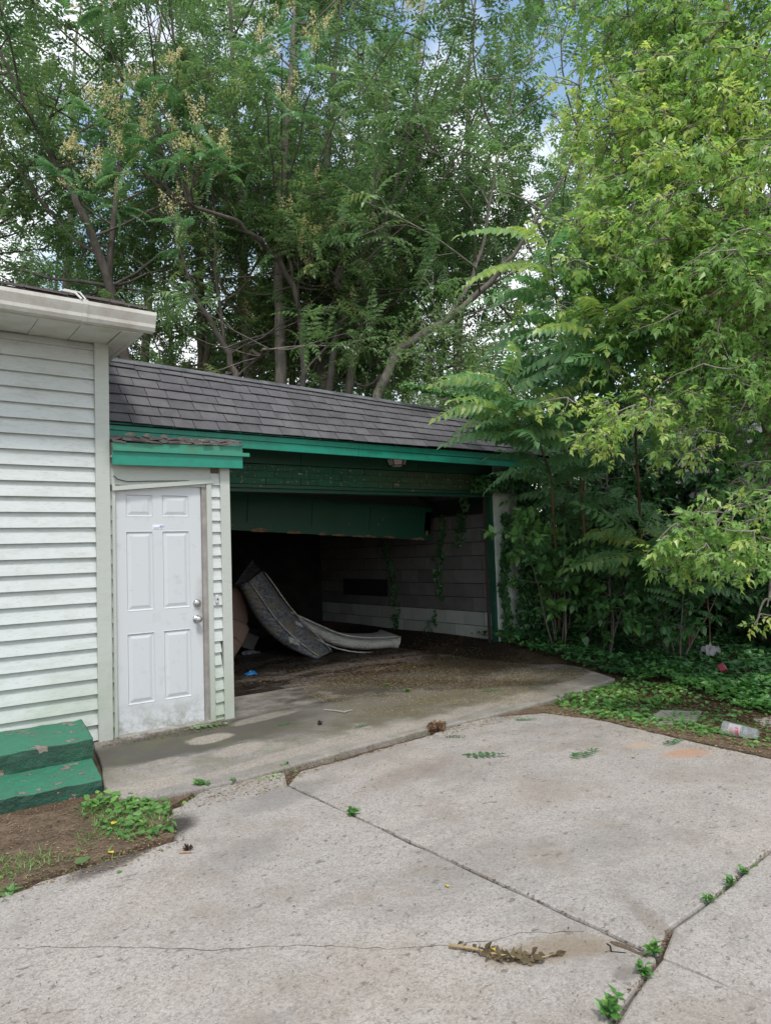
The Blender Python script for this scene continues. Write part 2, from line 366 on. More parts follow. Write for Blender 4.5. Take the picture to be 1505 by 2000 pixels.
MT['leaf_ivy'] = m_leaf('ivy_leaf', (.020, .065, .024, 1), (.06, .17, .05, 1), (.16, .30, .07, 1), .25, .35, .4)
MT['leaf_weed'] = m_leaf('weed_leaf', (.055, .16, .04, 1), (.14, .31, .075, 1), (.26, .42, .09, 1), .35)
MT['grass'] = m_leaf('grass_blade', (.07, .17, .035, 1), (.18, .33, .08, 1), (.4, .36, .16, 1), .3)
MT['blossom'] = m_leaf('pale_blossom', (.40, .36, .17, 1), (.70, .64, .34, 1), None, .3)
MT['litter'] = m_leaf('dead_leaf', (.06, .038, .026, 1), (.27, .19, .11, 1), (.42, .38, .17, 1), .15, .8, .2)

# ================================================================== GROUND
def sm(t): t = np.clip(t, 0, 1); return t*t*(3-2*t)
def gz(x, y):
    x = np.asarray(x, float); y = np.asarray(y, float)
    h = -.052 + .235*sm((x-6.15)/.75)*sm((y-5.3)/1.4)*(1-.0*x)
    h = h + .10*sm((x-6.5)/3.0)*sm((4.7-y)/2)*0 + .012*np.sin(x*2.3+.4)*np.sin(y*2.9)*sm((x-4.9)/.6)
    return h
def grid_ground():
    xs = np.concatenate((np.linspace(-160, -6, 14), np.linspace(-5, 14, 150), np.linspace(16, 170, 16)))
    ys = np.concatenate((np.linspace(-120, -6, 10), np.linspace(-5, 15, 150), np.linspace(18, 200, 16)))
    X, Y = np.meshgrid(xs, ys); Z = gz(X, Y)
    V = np.stack((X, Y, Z), -1).reshape(-1, 3); nx = len(xs); i = np.arange(len(ys)-1)[:, None]*nx+np.arange(nx-1)[None]
    Q = np.stack((i, i+1, i+nx+1, i+nx), -1).reshape(-1, 4)
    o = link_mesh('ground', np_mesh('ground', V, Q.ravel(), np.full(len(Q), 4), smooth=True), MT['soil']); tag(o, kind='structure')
grid_ground()

def wob(poly, amp=.006, step=.12, seed=1):
    rg = np.random.default_rng(seed); out = []
    for i in range(len(poly)):
        a = np.array(poly[i][:2], float); b = np.array(poly[(i+1) % len(poly)][:2], float); L = np.linalg.norm(b-a); n = max(1, min(60, int(L/step)))
        nr = np.array([-(b-a)[1], (b-a)[0]])/(L+1e-9)
        for k in range(n): out.append(a+(b-a)*k/n+nr*(rg.normal()*amp if k else 0))
    return out
def slab(name, poly, zt, zb, mat, amp=.006, seed=1, bevel=.012):
    P = wob(poly, amp, seed=seed)
    o = MB().prism([tuple(p) for p in P], zb, zt, axis=2).build(name, mat, bevel=0); tag(o, kind='structure')
    if bevel:
        b = o.modifiers.new('bevel', 'BEVEL'); b.width = bevel; b.segments = 2; b.limit_method = 'ANGLE'; b.angle_limit = R(60)
    return o
ZD = -.022
g = lambda x, y, z=ZD: gnd(x, y, z)[:2]
j1, j2, j3, j4 = g(562, 1533), g(1285, 1868), g(1505, 1660), g(1195, 2000)
jm, jn = g(1310, 1812), g(1372, 1768)
far = j4+(j4-j2)*6
nj = np.array([-(j2-j1)[1], (j2-j1)[0]]); nj /= np.linalg.norm(nj); gp = nj*.0045
ledge = [g(*p) for p in ((556, 1508), (500, 1512), (440, 1528), (380, 1556), (335, 1580), (330, 1612), (345, 1640), (250, 1668), (110, 1712), (0, 1752))]
def ragged(P, amp, seed):
    rg = np.random.default_rng(seed); out = []
    for a, b in zip(P[:-1], P[1:]):
        n = max(1, int(np.linalg.norm(b-a)/.05))
        for k in range(n): out.append(a+(b-a)*k/n+rg.normal(size=2)*amp*(k > 0))
    return out+[P[-1]]
A = [tuple(j1-gp), tuple(ledge[0])] + [tuple(p) for p in ragged(ledge[1:], .010, 4)] + [(-3.5, 2.9), (-6, -5), tuple(far), tuple(j4+np.array([-.010, .006])), tuple(j2-gp+np.array([-.005, 0]))]
B = [tuple(j1+gp), tuple(j2+gp+np.array([.004, .008])), tuple(jm+np.array([-.005, .006])), tuple(jn+np.array([-.003, .006])), tuple(j3+np.array([0, .005])), (4.95, 1.93)] + \
    [tuple(p) for p in ragged([g(*p) for p in ((1505, 1482), (1400, 1459), (1300, 1436), (1180, 1408), (1062, 1392), (940, 1402), (830, 1438), (700, 1475), (586, 1506))], .008, 5)]
slab('driveway', A, ZD, -.2, MT['drive'], .003, 1); slab('driveway', B[::-1], ZD, -.2, MT['drive'], .003, 2)
k1, k2 = g(1296, 1872), g(1620, 2008)
C1 = [tuple(j2+np.array([.006, -.009])), tuple(k2+(k2-k1)*6), (5.1, 1.9), tuple(j3+np.array([0, -.005])), tuple(jn+np.array([.004, -.006])), tuple(jm+np.array([.008, -.005]))]
C2 = [tuple(j4+np.array([.010, -.006])), tuple(far+np.array([0, -.03])), (-6, -6), (6, -6), tuple(k2+(k2-k1)*6+np.array([0, -.006])), tuple(j2+np.array([.004, -.013]))]
slab('driveway', C1, ZD, -.2, MT['drive'], .003, 3); slab('driveway', C2, ZD, -.2, MT['drive'], .003, 4)
AP = [(1.50, 5.99)] + [tuple(gnd(*p)[:2]) for p in ((197, 1490), (203, 1530), (216, 1549), (240, 1558), (275, 1559), (330, 1550), (400, 1536), (480, 1519), (560, 1497), (700, 1458), (830, 1424), (950, 1398), (1060, 1370), (1200, 1325))] + [(6.75, 5.4), (6.8, 6.80), (1.5, 6.80)]
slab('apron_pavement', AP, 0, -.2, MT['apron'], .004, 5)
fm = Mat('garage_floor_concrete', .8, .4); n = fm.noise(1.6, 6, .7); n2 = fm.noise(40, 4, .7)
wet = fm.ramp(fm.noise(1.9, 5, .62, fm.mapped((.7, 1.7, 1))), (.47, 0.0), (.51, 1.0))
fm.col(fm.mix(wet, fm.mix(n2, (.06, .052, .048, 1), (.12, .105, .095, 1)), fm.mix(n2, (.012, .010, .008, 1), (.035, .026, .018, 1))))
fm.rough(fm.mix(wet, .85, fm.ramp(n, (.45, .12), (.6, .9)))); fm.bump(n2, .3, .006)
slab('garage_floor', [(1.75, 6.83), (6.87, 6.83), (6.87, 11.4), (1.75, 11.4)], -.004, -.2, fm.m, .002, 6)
slab('dirt_patch', [tuple(g(*p, -.05)) for p in ((-200, 1600), (60, 1600), (200, 1570), (235, 1562), (400, 1545), (545, 1503), (500, 1512), (380, 1556), (334, 1582), (328, 1612), (343, 1642), (250, 1668), (110, 1712), (0, 1752), (-200, 1820))][::-1], -.027, -.2, MT['soil_light'], .004, 9, 0)
slab('dirt_patch', [tuple(g(*p, -.05)) for p in ((1300, 1420), (1400, 1440), (1505, 1458), (1640, 1480), (1640, 1510), (1505, 1486), (1400, 1463), (1300, 1440), (1180, 1412), (1062, 1396), (940, 1405), (1070, 1380), (1180, 1396))][::-1], -.027, -.2, MT['soil_light'], .004, 10, 0)
# hairline cracks in the drive
def ribbon(name, pts, w, z, mat, seed=0):
    rg = np.random.default_rng(seed); V = []; P = [np.array(p[:2], float) for p in pts]; Q = []
    for a, b in zip(P[:-1], P[1:]):
        n = max(2, int(np.linalg.norm(b-a)/.04))
        for k in range(n): Q.append(a+(b-a)*k/n+rg.normal(size=2)*.004)
    Q.append(P[-1]); mb = MB()
    for i, q in enumerate(Q):
        t = Q[min(i+1, len(Q)-1)]-Q[max(i-1, 0)]; t /= np.linalg.norm(t)+1e-9; nn = np.array([-t[1], t[0]])*w*.5*rg.uniform(.3, 1)
        V += [(q[0]+nn[0], q[1]+nn[1], z), (q[0]-nn[0], q[1]-nn[1], z)]
    mb.add(V, [(2*i, 2*i+1, 2*i+3, 2*i+2) for i in range(len(Q)-1)]); return tag(mb.build(name, mat), kind='structure')
ribbon('crack', [g(*p) for p in ((0, 1852), (180, 1850), (420, 1855), (600, 1846), (760, 1853), (880, 1846), (960, 1838), (1010, 1822), (1140, 1820))], .003, ZD+.0015, MT['soil'], 3)
ribbon('crack', [g(*p) for p in ((1185, 1843), (1195, 1858), (1222, 1862))], .008, ZD+.002, MT['black'], 4)
ribbon('crack', [g(*p) for p in ((1190, 1838), (1222, 1852), (1262, 1868))], .03, ZD+.002, MT['soil_light'], 5)
ribbon('seam', [gnd(*p, 0) for p in ((455, 1408), (560, 1385), (640, 1370), (700, 1362))], .006, .002, MT['black'], 6)
ribbon('seam', [(2.5, 6.815), (4.2, 6.815), (6.7, 6.815)], .03, .003, MT['black'], 7)
o = tag(MB().prism([tuple(p) for p in wob([gnd(*p, -.05)[:2] for p in ((1255, 1412), (1290, 1390), (1370, 1392), (1362, 1408), (1310, 1420))], .01, .08, 3)], -.12, -.035, axis=2).build('paving_stone', MT['drive']), 'flat grey stone half buried in brown mulch left of the plastic cup', 'stone')
o = tag(MB().prism([tuple(p) for p in wob([gnd(*p, -.05)[:2] for p in ((1470, 1408), (1510, 1402), (1560, 1412), (1540, 1425), (1490, 1422))], .01, .08, 4)], -.12, -.035, axis=2).build('paving_stone', MT['drive']), 'flat grey stone slab in the mulch behind the clear plastic cup at the picture edge', 'stone')
o = tag(MB().prism([tuple(p) for p in wob([gnd(*p, -.05)[:2] for p in ((-30, 1648), (0, 1626), (40, 1620), (75, 1634), (62, 1668), (20, 1696), (-40, 1712))], .008, .08, 5)], -.12, -.04, axis=2).build('stepping_stone', MT['drive'], bevel=.02), 'worn grey stepping stone sunk in the dirt before the green steps', 'stone')

# ================================================================== LEFT HOUSE
HY = 5.96
house = thing('white_house', 'white house with clapboard siding, green steps at its foot and a long white eave gutter', 'house', (1.0, HY+.05, 0))
MB().box(-3.4, 1.61, HY+.02, 10.2, -.15, 3.2).build('wall', MT['trim'], house)
zt = pY(181, 685, HY)[2]; zb = pY(191, 1384, HY)[2]; stp = (zt-zb)/24
bx0, bx1 = -3.4, 1.535
sb = MB().prism([(HY-.026, 0), (HY+.02, .006), (HY+.02, stp+.006), (HY+.006, stp+.006)], bx0, bx1, axis=0)
board0 = None
for k in range(-3, 25):
    z = zb+k*stp
    if board0 is None:
        board0 = sb.build('siding_board', MT['siding'], house); b = board0
    else: b = copy_of(board0, parent=house)
    b.location = (0, 0, z); b.rotation_euler = (0, R(random.uniform(-.02, .02)), 0)
    if z > 3.16-stp: b.scale = (1, 1, max(.2, (3.17-z)/stp))
MB().box(1.525, 1.635, HY-.042, HY+.05, -.055, 3.185).build('corner_board', MT['trim'], house, bevel=.004)
MB().box(1.545, 1.625, HY-.047, HY-.042, -.055, -.03).build('corner_flashing', MT['alu'], house)
pz = pY(170, 1412, HY)[2]
MB().hexa([(bx0, HY-.04, pz-.028), (1.43, HY-.04, pz-.028), (1.43, HY, pz-.028), (bx0, HY, pz-.028), (bx0, HY-.03, pz), (1.43, HY-.03, pz), (1.43, HY, pz), (bx0, HY, pz)]).build('starter_strip', MT['trim'], house)
# eave: soffit panels, fascia, gutter, roof
sp0 = None; w = .29
for k in range(17):
    x1 = 1.62-k*w
    if sp0 is None: sp0 = MB().box(1.62-w+.006, 1.62, 5.515, HY-.005, 3.175, 3.19).build('soffit_panel', MT['soffit'], house); continue
    copy_of(sp0, (-k*w, 0, 0), house, (R(random.uniform(-.5, .5)), 0, 0))
MB().box(bx0, 1.76, 5.515, HY, 3.193, 3.21).build('soffit_backing', MT['black'], house)
for k in range(5):
    MB().box(1.64, 1.755, 5.52+k*.29, 5.804+k*.29, 3.172, 3.186).build('soffit_panel', MT['soffit'], house)
MB().box(1.625, 1.64, 5.50, HY, 3.160, 3.176).build('soffit_trim', MT['soffit'], house)
MB().box(1.755, 1.785, 5.50, 9.5, 3.165, 3.32).build('rake_board', MT['soffit'], house, bevel=.004)
MB().box(bx0, 1.755, 5.495, 5.512, 3.165, 3.33).build('fascia_board', MT['soffit'], house)
gp_ = [(5.493, 3.175), (5.425, 3.175), (5.408, 3.20), (5.404, 3.225), (5.385, 3.265), (5.376, 3.285), (5.376, 3.312), (5.392, 3.312), (5.392, 3.29), (5.413, 3.232), (5.418, 3.205), (5.43, 3.185), (5.487, 3.185), (5.487, 3.325), (5.493, 3.325)]
gut = MB().prism(gp_, bx0, 1.84, axis=0).build('gutter', MT['gutter'], house)
MB().prism([(5.49, 3.172), (5.423, 3.172), (5.404, 3.20), (5.40, 3.226), (5.38, 3.268), (5.372, 3.29), (5.372, 3.315), (5.49, 3.315)], 1.84, 1.846, axis=0).build('gutter_end_cap', MT['gutter'], gut)
MB().prism([(5.497, 3.170), (5.42, 3.170), (5.401, 3.20), (5.397, 3.225), (5.378, 3.265), (5.370, 3.285), (5.370, 3.318), (5.376, 3.318), (5.384, 3.265), (5.403, 3.225), (5.407, 3.2), (5.425, 3.176), (5.497, 3.176)], 1.31, 1.345, axis=0).build('gutter_joint', MT['gutter'], gut)
MB().tube([(1.30, 5.37, 3.315), (1.27, 5.42, 3.37), (1.20, 5.55, 3.42)], .008, 6).build('gutter_strap', MT['gutter'], gut)
MB().tube([(1.33, 5.37, 3.315), (1.30, 5.42, 3.38), (1.22, 5.55, 3.43)], .006, 6).build('gutter_strap', MT['gutter'], gut)
MB().hexa([(bx0, 5.46, 3.335), (1.80, 5.46, 3.335), (1.80, 8.2, 4.25), (bx0, 8.2, 4.25), (bx0, 5.46, 3.355), (1.80, 5.46, 3.355), (1.80, 8.2, 4.27), (bx0, 8.2, 4.27)]).build('roof', MT['old_shingle'], house)
sh0 = None
for row in range(2):
    for k in range(18):
        x1 = 1.80-k*.29-(row*.14); x0 = x1-.283; y0 = 5.435+row*.125; z0 = 3.335+row*.05+.012
        if sh0 is None:
            sh0 = MB().hexa([(-.14, 0, 0), (.14, 0, 0), (.14, .25, .085), (-.14, .25, .085), (-.14, 0, .014), (.14, 0, .014), (.14, .25, .095), (-.14, .25, .095)]).build('shingle', MT['old_shingle']); sh0.parent = house; s = sh0
        else: s = copy_of(sh0, parent=house)
        s.location = np.array(((x0+x1)/2, y0+random.uniform(-.008, .008), z0+random.uniform(0, .008)))-ORG['white_house']; s.rotation_euler = (R(random.uniform(-1, 2)), R(random.uniform(-1, 1)), R(random.uniform(-1.5, 1.5)))

# ------------------------------------------------------------------ green steps
def m_step():
    m = Mat('worn_green_step_paint', .5, .35); nrm = m.new('SeparateXYZ'); m.l.new(m.geo.outputs['Normal'], nrm.inputs[0])
    n = m.noise(5, 7, .7); n2 = m.noise(26, 6, .7)
    c = m.mix(m.ramp(n, (.35, 0.0), (.7, 1.0)), (.030, .205, .125, 1), (.050, .17, .105, 1))
    c = m.mix(m.math('MULTIPLY', m.ramp(n2, (.48, 0.0), (.72, 1.0)), .4), c, (.07, .085, .055, 1))
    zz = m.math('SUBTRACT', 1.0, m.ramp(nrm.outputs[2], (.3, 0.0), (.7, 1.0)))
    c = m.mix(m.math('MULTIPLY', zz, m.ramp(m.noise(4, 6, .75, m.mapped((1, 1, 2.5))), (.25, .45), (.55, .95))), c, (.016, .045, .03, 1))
    z = m.sep()[2]
    ch = m.ramp(m.math('ADD', m.math('MULTIPLY', m.noise(7.5, 6, .6), .8), m.math('MULTIPLY', n2, .2)), (.585, 0.0), (.60, 1.0))
    c = m.mix(ch, c, m.mix(n2, (.34, .29, .24, 1), (.14, .12, .10, 1)))
    c = m.mix(m.math('MULTIPLY', m.ramp(m.noise(60, 5, .8), (.5, 0.0), (.75, 1.0)), .35), c, (.03, .06, .045, 1)); m.col(c); m.bump(m.math('SUBTRACT', m.math('ADD', n2, m.noise(60, 4, .7)), m.math('MULTIPLY', ch, 1.5)), .9, .008); return m.m
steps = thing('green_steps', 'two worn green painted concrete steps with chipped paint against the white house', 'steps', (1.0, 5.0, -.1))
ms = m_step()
def step_mesh(x1, x1b, yf, yb, zt_, zbot, ztb=None, seed=0):
    rg = np.random.default_rng(seed); nx, ny = 46, 10; V = []; xs = np.linspace(-1.2, 1, nx)
    ztb = zt_ if ztb is None else ztb
    for j in range(ny+4):
        for i in range(nx):
            t = i/(nx-1)
            if j < 4: yy = yf; zz = zbot+(zt_-zbot)*j/4*.97
            else: s_ = (j-4)/(ny-1); yy = yf+(yb-yf)*s_+ (.008 if j == 4 else 0); zz = zt_+(ztb-zt_)*s_
            xe = x1 + (x1b-x1)*(0 if j < 4 else (j-4)/(ny-1)); xx = -1.2+(xe+1.2)*t
            V.append((xx, yy+rg.normal()*.003, zz+rg.normal()*.0025))
    F = [(j*nx+i, j*nx+i+1, (j+1)*nx+i+1, (j+1)*nx+i) for j in range(ny+3) for i in range(nx-1)]
    n = len(V); F.append(tuple([j*nx+nx-1 for j in range(ny+4)]+[n])) ; V.append((x1b, yb, zbot))
    return MB().add(V, F)
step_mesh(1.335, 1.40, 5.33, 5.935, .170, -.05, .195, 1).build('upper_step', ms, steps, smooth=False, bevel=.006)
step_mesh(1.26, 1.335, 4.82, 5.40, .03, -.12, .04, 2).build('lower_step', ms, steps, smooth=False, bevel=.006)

# ================================================================== VESTIBULE WITH THE WHITE DOOR
vest = thing('door_porch', 'small white entry porch with green fascia between the house and the garage opening', 'porch', (2.1, HY+.02, 0))
MB().box(1.64, 2.66, HY+.10, 6.75, 2.10, 2.2).build('ceiling', MT['trim'], vest)
MB().box(1.645, 2.50, HY-.005, HY+.03, 2.03, 2.24).build('header_panel', MT['trim'], vest)
MB().box(2.583, 2.672, HY-.03, HY+.06, -.055, 2.235).build('corner_board', MT['trim'], vest, bevel=.004)
MB().box(2.62, 2.66, HY+.06, 6.82, -.02, 2.22).build('side_wall', MT['trim'], vest)
MB().box(2.50, 2.60, HY+.02, HY+.06, -.03, 2.2).build('sheathing', MT['wood'], vest)
MB().box(1.63, 1.69, HY+.03, HY+.07, -.03, 2.2).build('sheathing', MT['wood'], vest)
ys_ = [925, 947.5, 971, 993.5, 1017, 1039, 1063, 1085, 1109.5, 1133, 1158, 1182, 1206, 1228, 1252.5, 1274.5, 1299, 1324, 1348, 1372, 1397, 1420]
zs_ = [pY(418+(y-925)*.012, y, HY-.01)[2] for y in ys_]
for k in range(len(zs_)-1):
    z1, z0 = zs_[k], zs_[k+1]; a = random.uniform(-.5, .5) if k < 14 else random.uniform(-5, -1)
    xr = 2.583 if k not in (14, 15) else 2.567
    mb = MB().prism([(HY-.018, z0), (HY+.018, z0), (HY+.018, z1+.003), (HY+.004, z1+.003)], 2.503, xr, axis=0)
    o = mb.build('siding_piece', MT['siding'], vest)
    if k >= 14:
        me = o.data; cx = 2.54-ORG[vest.name][0]; cz = (z0+z1)/2
        for v in me.vertices:
            dx, dz = v.co.x-cx, v.co.z-cz; t = R(-a); v.co.x = cx+dx*math.cos(t)-dz*math.sin(t); v.co.z = cz+dx*math.sin(t)+dz*math.cos(t)
for k in range(17):
    z0 = -.03+k*.118
    MB().prism([(HY-.004, z0), (HY+.03, z0), (HY+.03, z0+.118), (HY+.012, z0+.118)], 1.636, 1.656, axis=0).build('siding_piece', MT['siding'], vest)
MB().box(1.656, 1.682, HY-.012, HY+.035, -.04, 2.075).build('door_casing', MT['trim'], vest, bevel=.003)
MB().box(2.457, 2.502, HY-.022, HY+.035, -.045, 2.085).build('door_casing', MT['trim'], vest, bevel=.003)
MB().box(2.418, 2.457, HY+.0, HY+.05, -.02, 2.085).build('door_jamb', m_simple('dirty_jamb', (.34, .31, .29, 1), .6, .3, .2, 6), vest)
zl, zr = pY(216, 952, HY)[2], pY(410, 938, HY)[2]
MB().hexa([(1.655, HY-.03, zl-.028), (2.52, HY-.03, zr-.028), (2.52, HY, zr-.028), (1.655, HY, zl-.028), (1.655, HY-.03, zl+.008), (2.52, HY-.03, zr+.008), (2.52, HY, zr+.008), (1.655, HY, zl+.008)]).build('door_head_trim', MT['trim'], vest)
MB().tube([(1.668, HY-.02, 2.10), (1.70, HY-.02, 2.072), (1.78, HY-.02, 2.055), (1.95, HY-.02, 2.065), (2.30, HY-.02, 2.078)], .0035, 5).build('cable', MT['black'], vest)
# door
DY = HY+.022
door = MB(); dx0, dx1, dz0, dz1 = 1.684, 2.416, .012, 2.072
pc = [pY(246, 1100, DY)[0], pY(300.5, 1100, DY)[0], pY(317, 1100, DY)[0], pY(371, 1100, DY)[0]]
pr = [pY(270, 1374, DY)[2]-.008, pY(270, 1236, DY)[2], pY(270, 1194, DY)[2], pY(270, 1037, DY)[2], pY(270, 1010, DY)[2], pY(270, 965, DY)[2]]
xsd = [dx0]+pc+[dx1]; zsd = [dz0]+pr+[dz1]
def quad(p, q, y): door.add([(p[0], y, p[1]), (q[0], y, p[1]), (q[0], y, q[1]), (p[0], y, q[1])], [(0, 1, 2, 3)])
for i in range(5):
    for j in range(7):
        x0, x1, z0, z1 = xsd[i], xsd[i+1], zsd[j], zsd[j+1]
        if i in (1, 3) and j in (1, 3, 5):
            rings = [(0, 0), (.006, -.002), (.014, .010), (.020, .010), (.046, .002), (.050, .002)]
            for a, b in zip(rings[:-1], rings[1:]):
                P = [(x0+a[0], DY+a[1], z0+a[0]), (x1-a[0], DY+a[1], z0+a[0]), (x1-a[0], DY+a[1], z1-a[0]), (x0+a[0], DY+a[1], z1-a[0])]
                Q = [(x0+b[0], DY+b[1], z0+b[0]), (x1-b[0], DY+b[1], z0+b[0]), (x1-b[0], DY+b[1], z1-b[0]), (x0+b[0], DY+b[1], z1-b[0])]
                door.add(P+Q, [(k, (k+1) % 4, (k+1) % 4+4, k+4) for k in range(4)])
            e = rings[-1]; quad((x0+e[0], z0+e[0]), (x1-e[0], z1-e[0]), DY+e[1])
        else: quad((x0, z0), (x1, z1), DY)
door.add([(dx0, DY, dz0), (dx1, DY, dz0), (dx1, DY+.04, dz0), (dx0, DY+.04, dz0), (dx0, DY, dz1), (dx1, DY, dz1), (dx1, DY+.04, dz1), (dx0, DY+.04, dz1)], [(0, 3, 2, 1), (4, 5, 6, 7), (1, 2, 6, 5), (0, 4, 7, 3), (2, 3, 7, 6)])
dob = door.build('door', MT['door'], vest)
dk = pY(384.5, 1178, DY); dn = pY(384, 1209, DY)
MB().lathe([(.033, 0), (.033, .008), (.029, .018), (.022, .024), (.014, .026), (.0, .027)], dk, (0, -1, 0), 20).build('deadbolt', MT['chrome'], dob, smooth=True)
MB().lathe([(.034, 0), (.034, .006), (.026, .012), (.014, .018), (.013, .032), (.024, .040), (.029, .052), (.027, .064), (.018, .070), (0, .071)], dn, (0, -1, 0), 20).build('doorknob', MT['chrome'], dob, smooth=True)
# threshold with ribs and litter
MB().box(1.68, 2.45, HY-.055, HY+.06, -.004, .010).build('door_sill', MT['alu'], vest)
for k in range(5): MB().box(1.68, 2.45, HY-.050+k*.014, HY-.044+k*.014, .010, .014).build('sill_rib', MT['alu'], vest)
# sticker
q = pY(309, 1029, DY)
st = MB().box(q[0]-.047, q[0]+.047, DY-.0025, DY-.0005, q[2]-.019, q[2]+.019).build('sticker', m_simple('sticker_white', (.78, .8, .9, 1), .4, .4, .02, 10, 0, 0), dob)
navy = m_simple('sticker_navy', (.02, .05, .16, 1), .5, .4, .02, 10, 0, 0)
bx = q[0]+.014; bz = q[2]-.012
for (a, b, c_, d) in ((bx, bx+.031, .019, .0225), (bx, bx+.031, 0, .0035), (bx, bx+.0035, .0035, .019), (bx+.0285, bx+.031, .0035, .019)):
    MB().box(a, b, DY-.0032, DY-.0025, bz+c_, bz+d).build('logo_frame', navy, st)
def text(name, s, size, loc, rot, mat, parent, ext=.0003, align='CENTER', shear=0):
    cu = bpy.data.curves.new(name, 'FONT'); cu.body = s; cu.size = size; cu.extrude = ext; cu.align_x = align; cu.align_y = 'CENTER'; cu.shear = shear
    o = bpy.data.objects.new(name, cu); COL.objects.link(o); cu.materials.append(mat); o.parent = parent
    o.location = np.array(loc)-ORG.get(parent.name, np.zeros(3)); o.rotation_euler = rot
    bpy.context.view_layer.update(); me = bpy.data.meshes.new_from_object(o.evaluated_get(bpy.context.evaluated_depsgraph_get())); me.name = name
    loc_, rot_ = o.location.copy(), o.rotation_euler.copy(); bpy.data.objects.remove(o)
    o = bpy.data.objects.new(name, me); COL.objects.link(o); o.parent = parent; o.location = loc_; o.rotation_euler = rot_; return o
text('lettering', 'ADT', .0150, (bx+.0155, DY-.0031, bz+.0115), (R(90), 0, 0), navy, st, shear=.2)
text('lettering', 'SECURITY SERVICES', .0060, (q[0]-.0155, DY-.0031, q[2]-.0075), (R(90), 0, 0), navy, st)
text('lettering', 'PROTECTED PREMISES', .0045, (q[0]-.0155, DY-.0031, q[2]-.0125), (R(90), 0, 0), navy, st)
# doorbell
bq = pY(423.5, 1170, HY-.02)
bell = thing('doorbell', 'small white doorbell button on the narrow siding strip right of the white door', 'doorbell', tuple(bq))
MB().box(bq[0]-.014, bq[0]+.014, HY-.034, HY-.012, bq[2]-.036, bq[2]+.036).build('housing', MT['door'], bell, bevel=.006)
MB().lathe([(.007, 0), (.007, .006), (0, .007)], (bq[0]+.002, HY-.034, bq[2]), (0, -1, 0), 12).build('button', MT['black'], bell)
# porch fascia and ragged roof
VY = 5.86
def tilt(mb, x0, x1, y0, y1, zl0, zl1, zr0, zr1):
    return mb.hexa([(x0, y0, zl0), (x1, y0, zr0), (x1, y1, zr0), (x0, y1, zl0), (x0, y0, zl1), (x1, y0, zr1), (x1, y1, zr1), (x0, y1, zl1)])
P = lambda x, y, Y=VY: pY(x, y, Y)
xr = P(474, 900)[0]
tilt(MB(), 1.64, xr, VY, VY+.025, P(211, 907)[2], P(211, 879)[2], P(474, 915)[2], P(474, 890)[2]).build('fascia_board', MT['fascia'], vest, bevel=.002)
tilt(MB(), 1.64, xr+.06, VY-.02, VY+.02, P(211, 880)[2], P(211, 873)[2], P(490, 893)[2], P(490, 886)[2]).build('drip_moulding', MT['fascia_worn'], vest, bevel=.002)
tilt(MB(), 1.64, xr, VY-.004, VY+.03, P(211, 873)[2], P(211, 863)[2], P(474, 885)[2], P(474, 872)[2]).build('roof_edge_board', MT['fascia_worn'], vest, bevel=.002)
MB().box(1.64, xr-.01, VY+.03, 6.5, 2.245, 2.262).build('soffit', MT['trim'], vest)
MB().hexa([(1.64, VY+.03, 2.262), (xr-.01, VY+.03, 2.262), (xr-.01, 6.5, 2.262), (1.64, 6.5, 2.262), (1.64, VY+.03, P(211, 862)[2]), (xr-.01, VY+.03, P(474, 873)[2]), (xr-.01, 6.5, 2.52), (1.64, 6.5, 2.52)]).build('porch_roof', MT['old_shingle'], vest)
rg = np.random.default_rng(5)
for k in range(15):
    x0 = 1.64+k*(xr-1.64)/15; x1 = x0+(xr-1.64)/15*rg.uniform(.9, 1.5); x1 = min(x1, xr)
    for r_ in range(2):
        z0 = np.interp((x0+x1)/2, [1.64, xr], [P(211, 864)[2], P(474, 873)[2]])+.008+r_*.022; y0 = VY-.022+r_*.04+rg.uniform(-.012, .012); t = rg.uniform(.006, .02)
        cz = rg.uniform(-.010, .016); dz = rg.uniform(-.010, .014)
        MB().hexa([(x0, y0, z0+cz), (x1, y0+rg.uniform(-.01, .01), z0+dz), (x1, y0+.2, z0+.055), (x0, y0+.2, z0+.055), (x0, y0, z0+cz+t), (x1, y0, z0+dz+t), (x1, y0+.2, z0+.065), (x0, y0+.2, z0+.065)]).build('shingle', MT['old_shingle'], vest)
curl = m_simple('peeling_paper', (.55, .53, .47, 1), .8, .2, .2, 30)
for k in range(7):
    xx = 1.75+k*.14+rg.uniform(-.03, .03); L = rg.uniform(.05, .12); yb = VY+.04; zz = 2.432+ (xx-1.7)*-.012+rg.uniform(0, .012)
    MB().add([(xx, yb, zz), (xx+L, yb+.01, zz-.004), (xx+L*.9, yb-.015, zz+.012), (xx+L*.4, yb-.02, zz+.020), (xx+.01, yb-.01, zz+.012), (xx+.01, yb+.02, zz+.004)], [(0, 1, 2, 3, 4), (0, 4, 5)]).build('paper_flake', curl, vest)

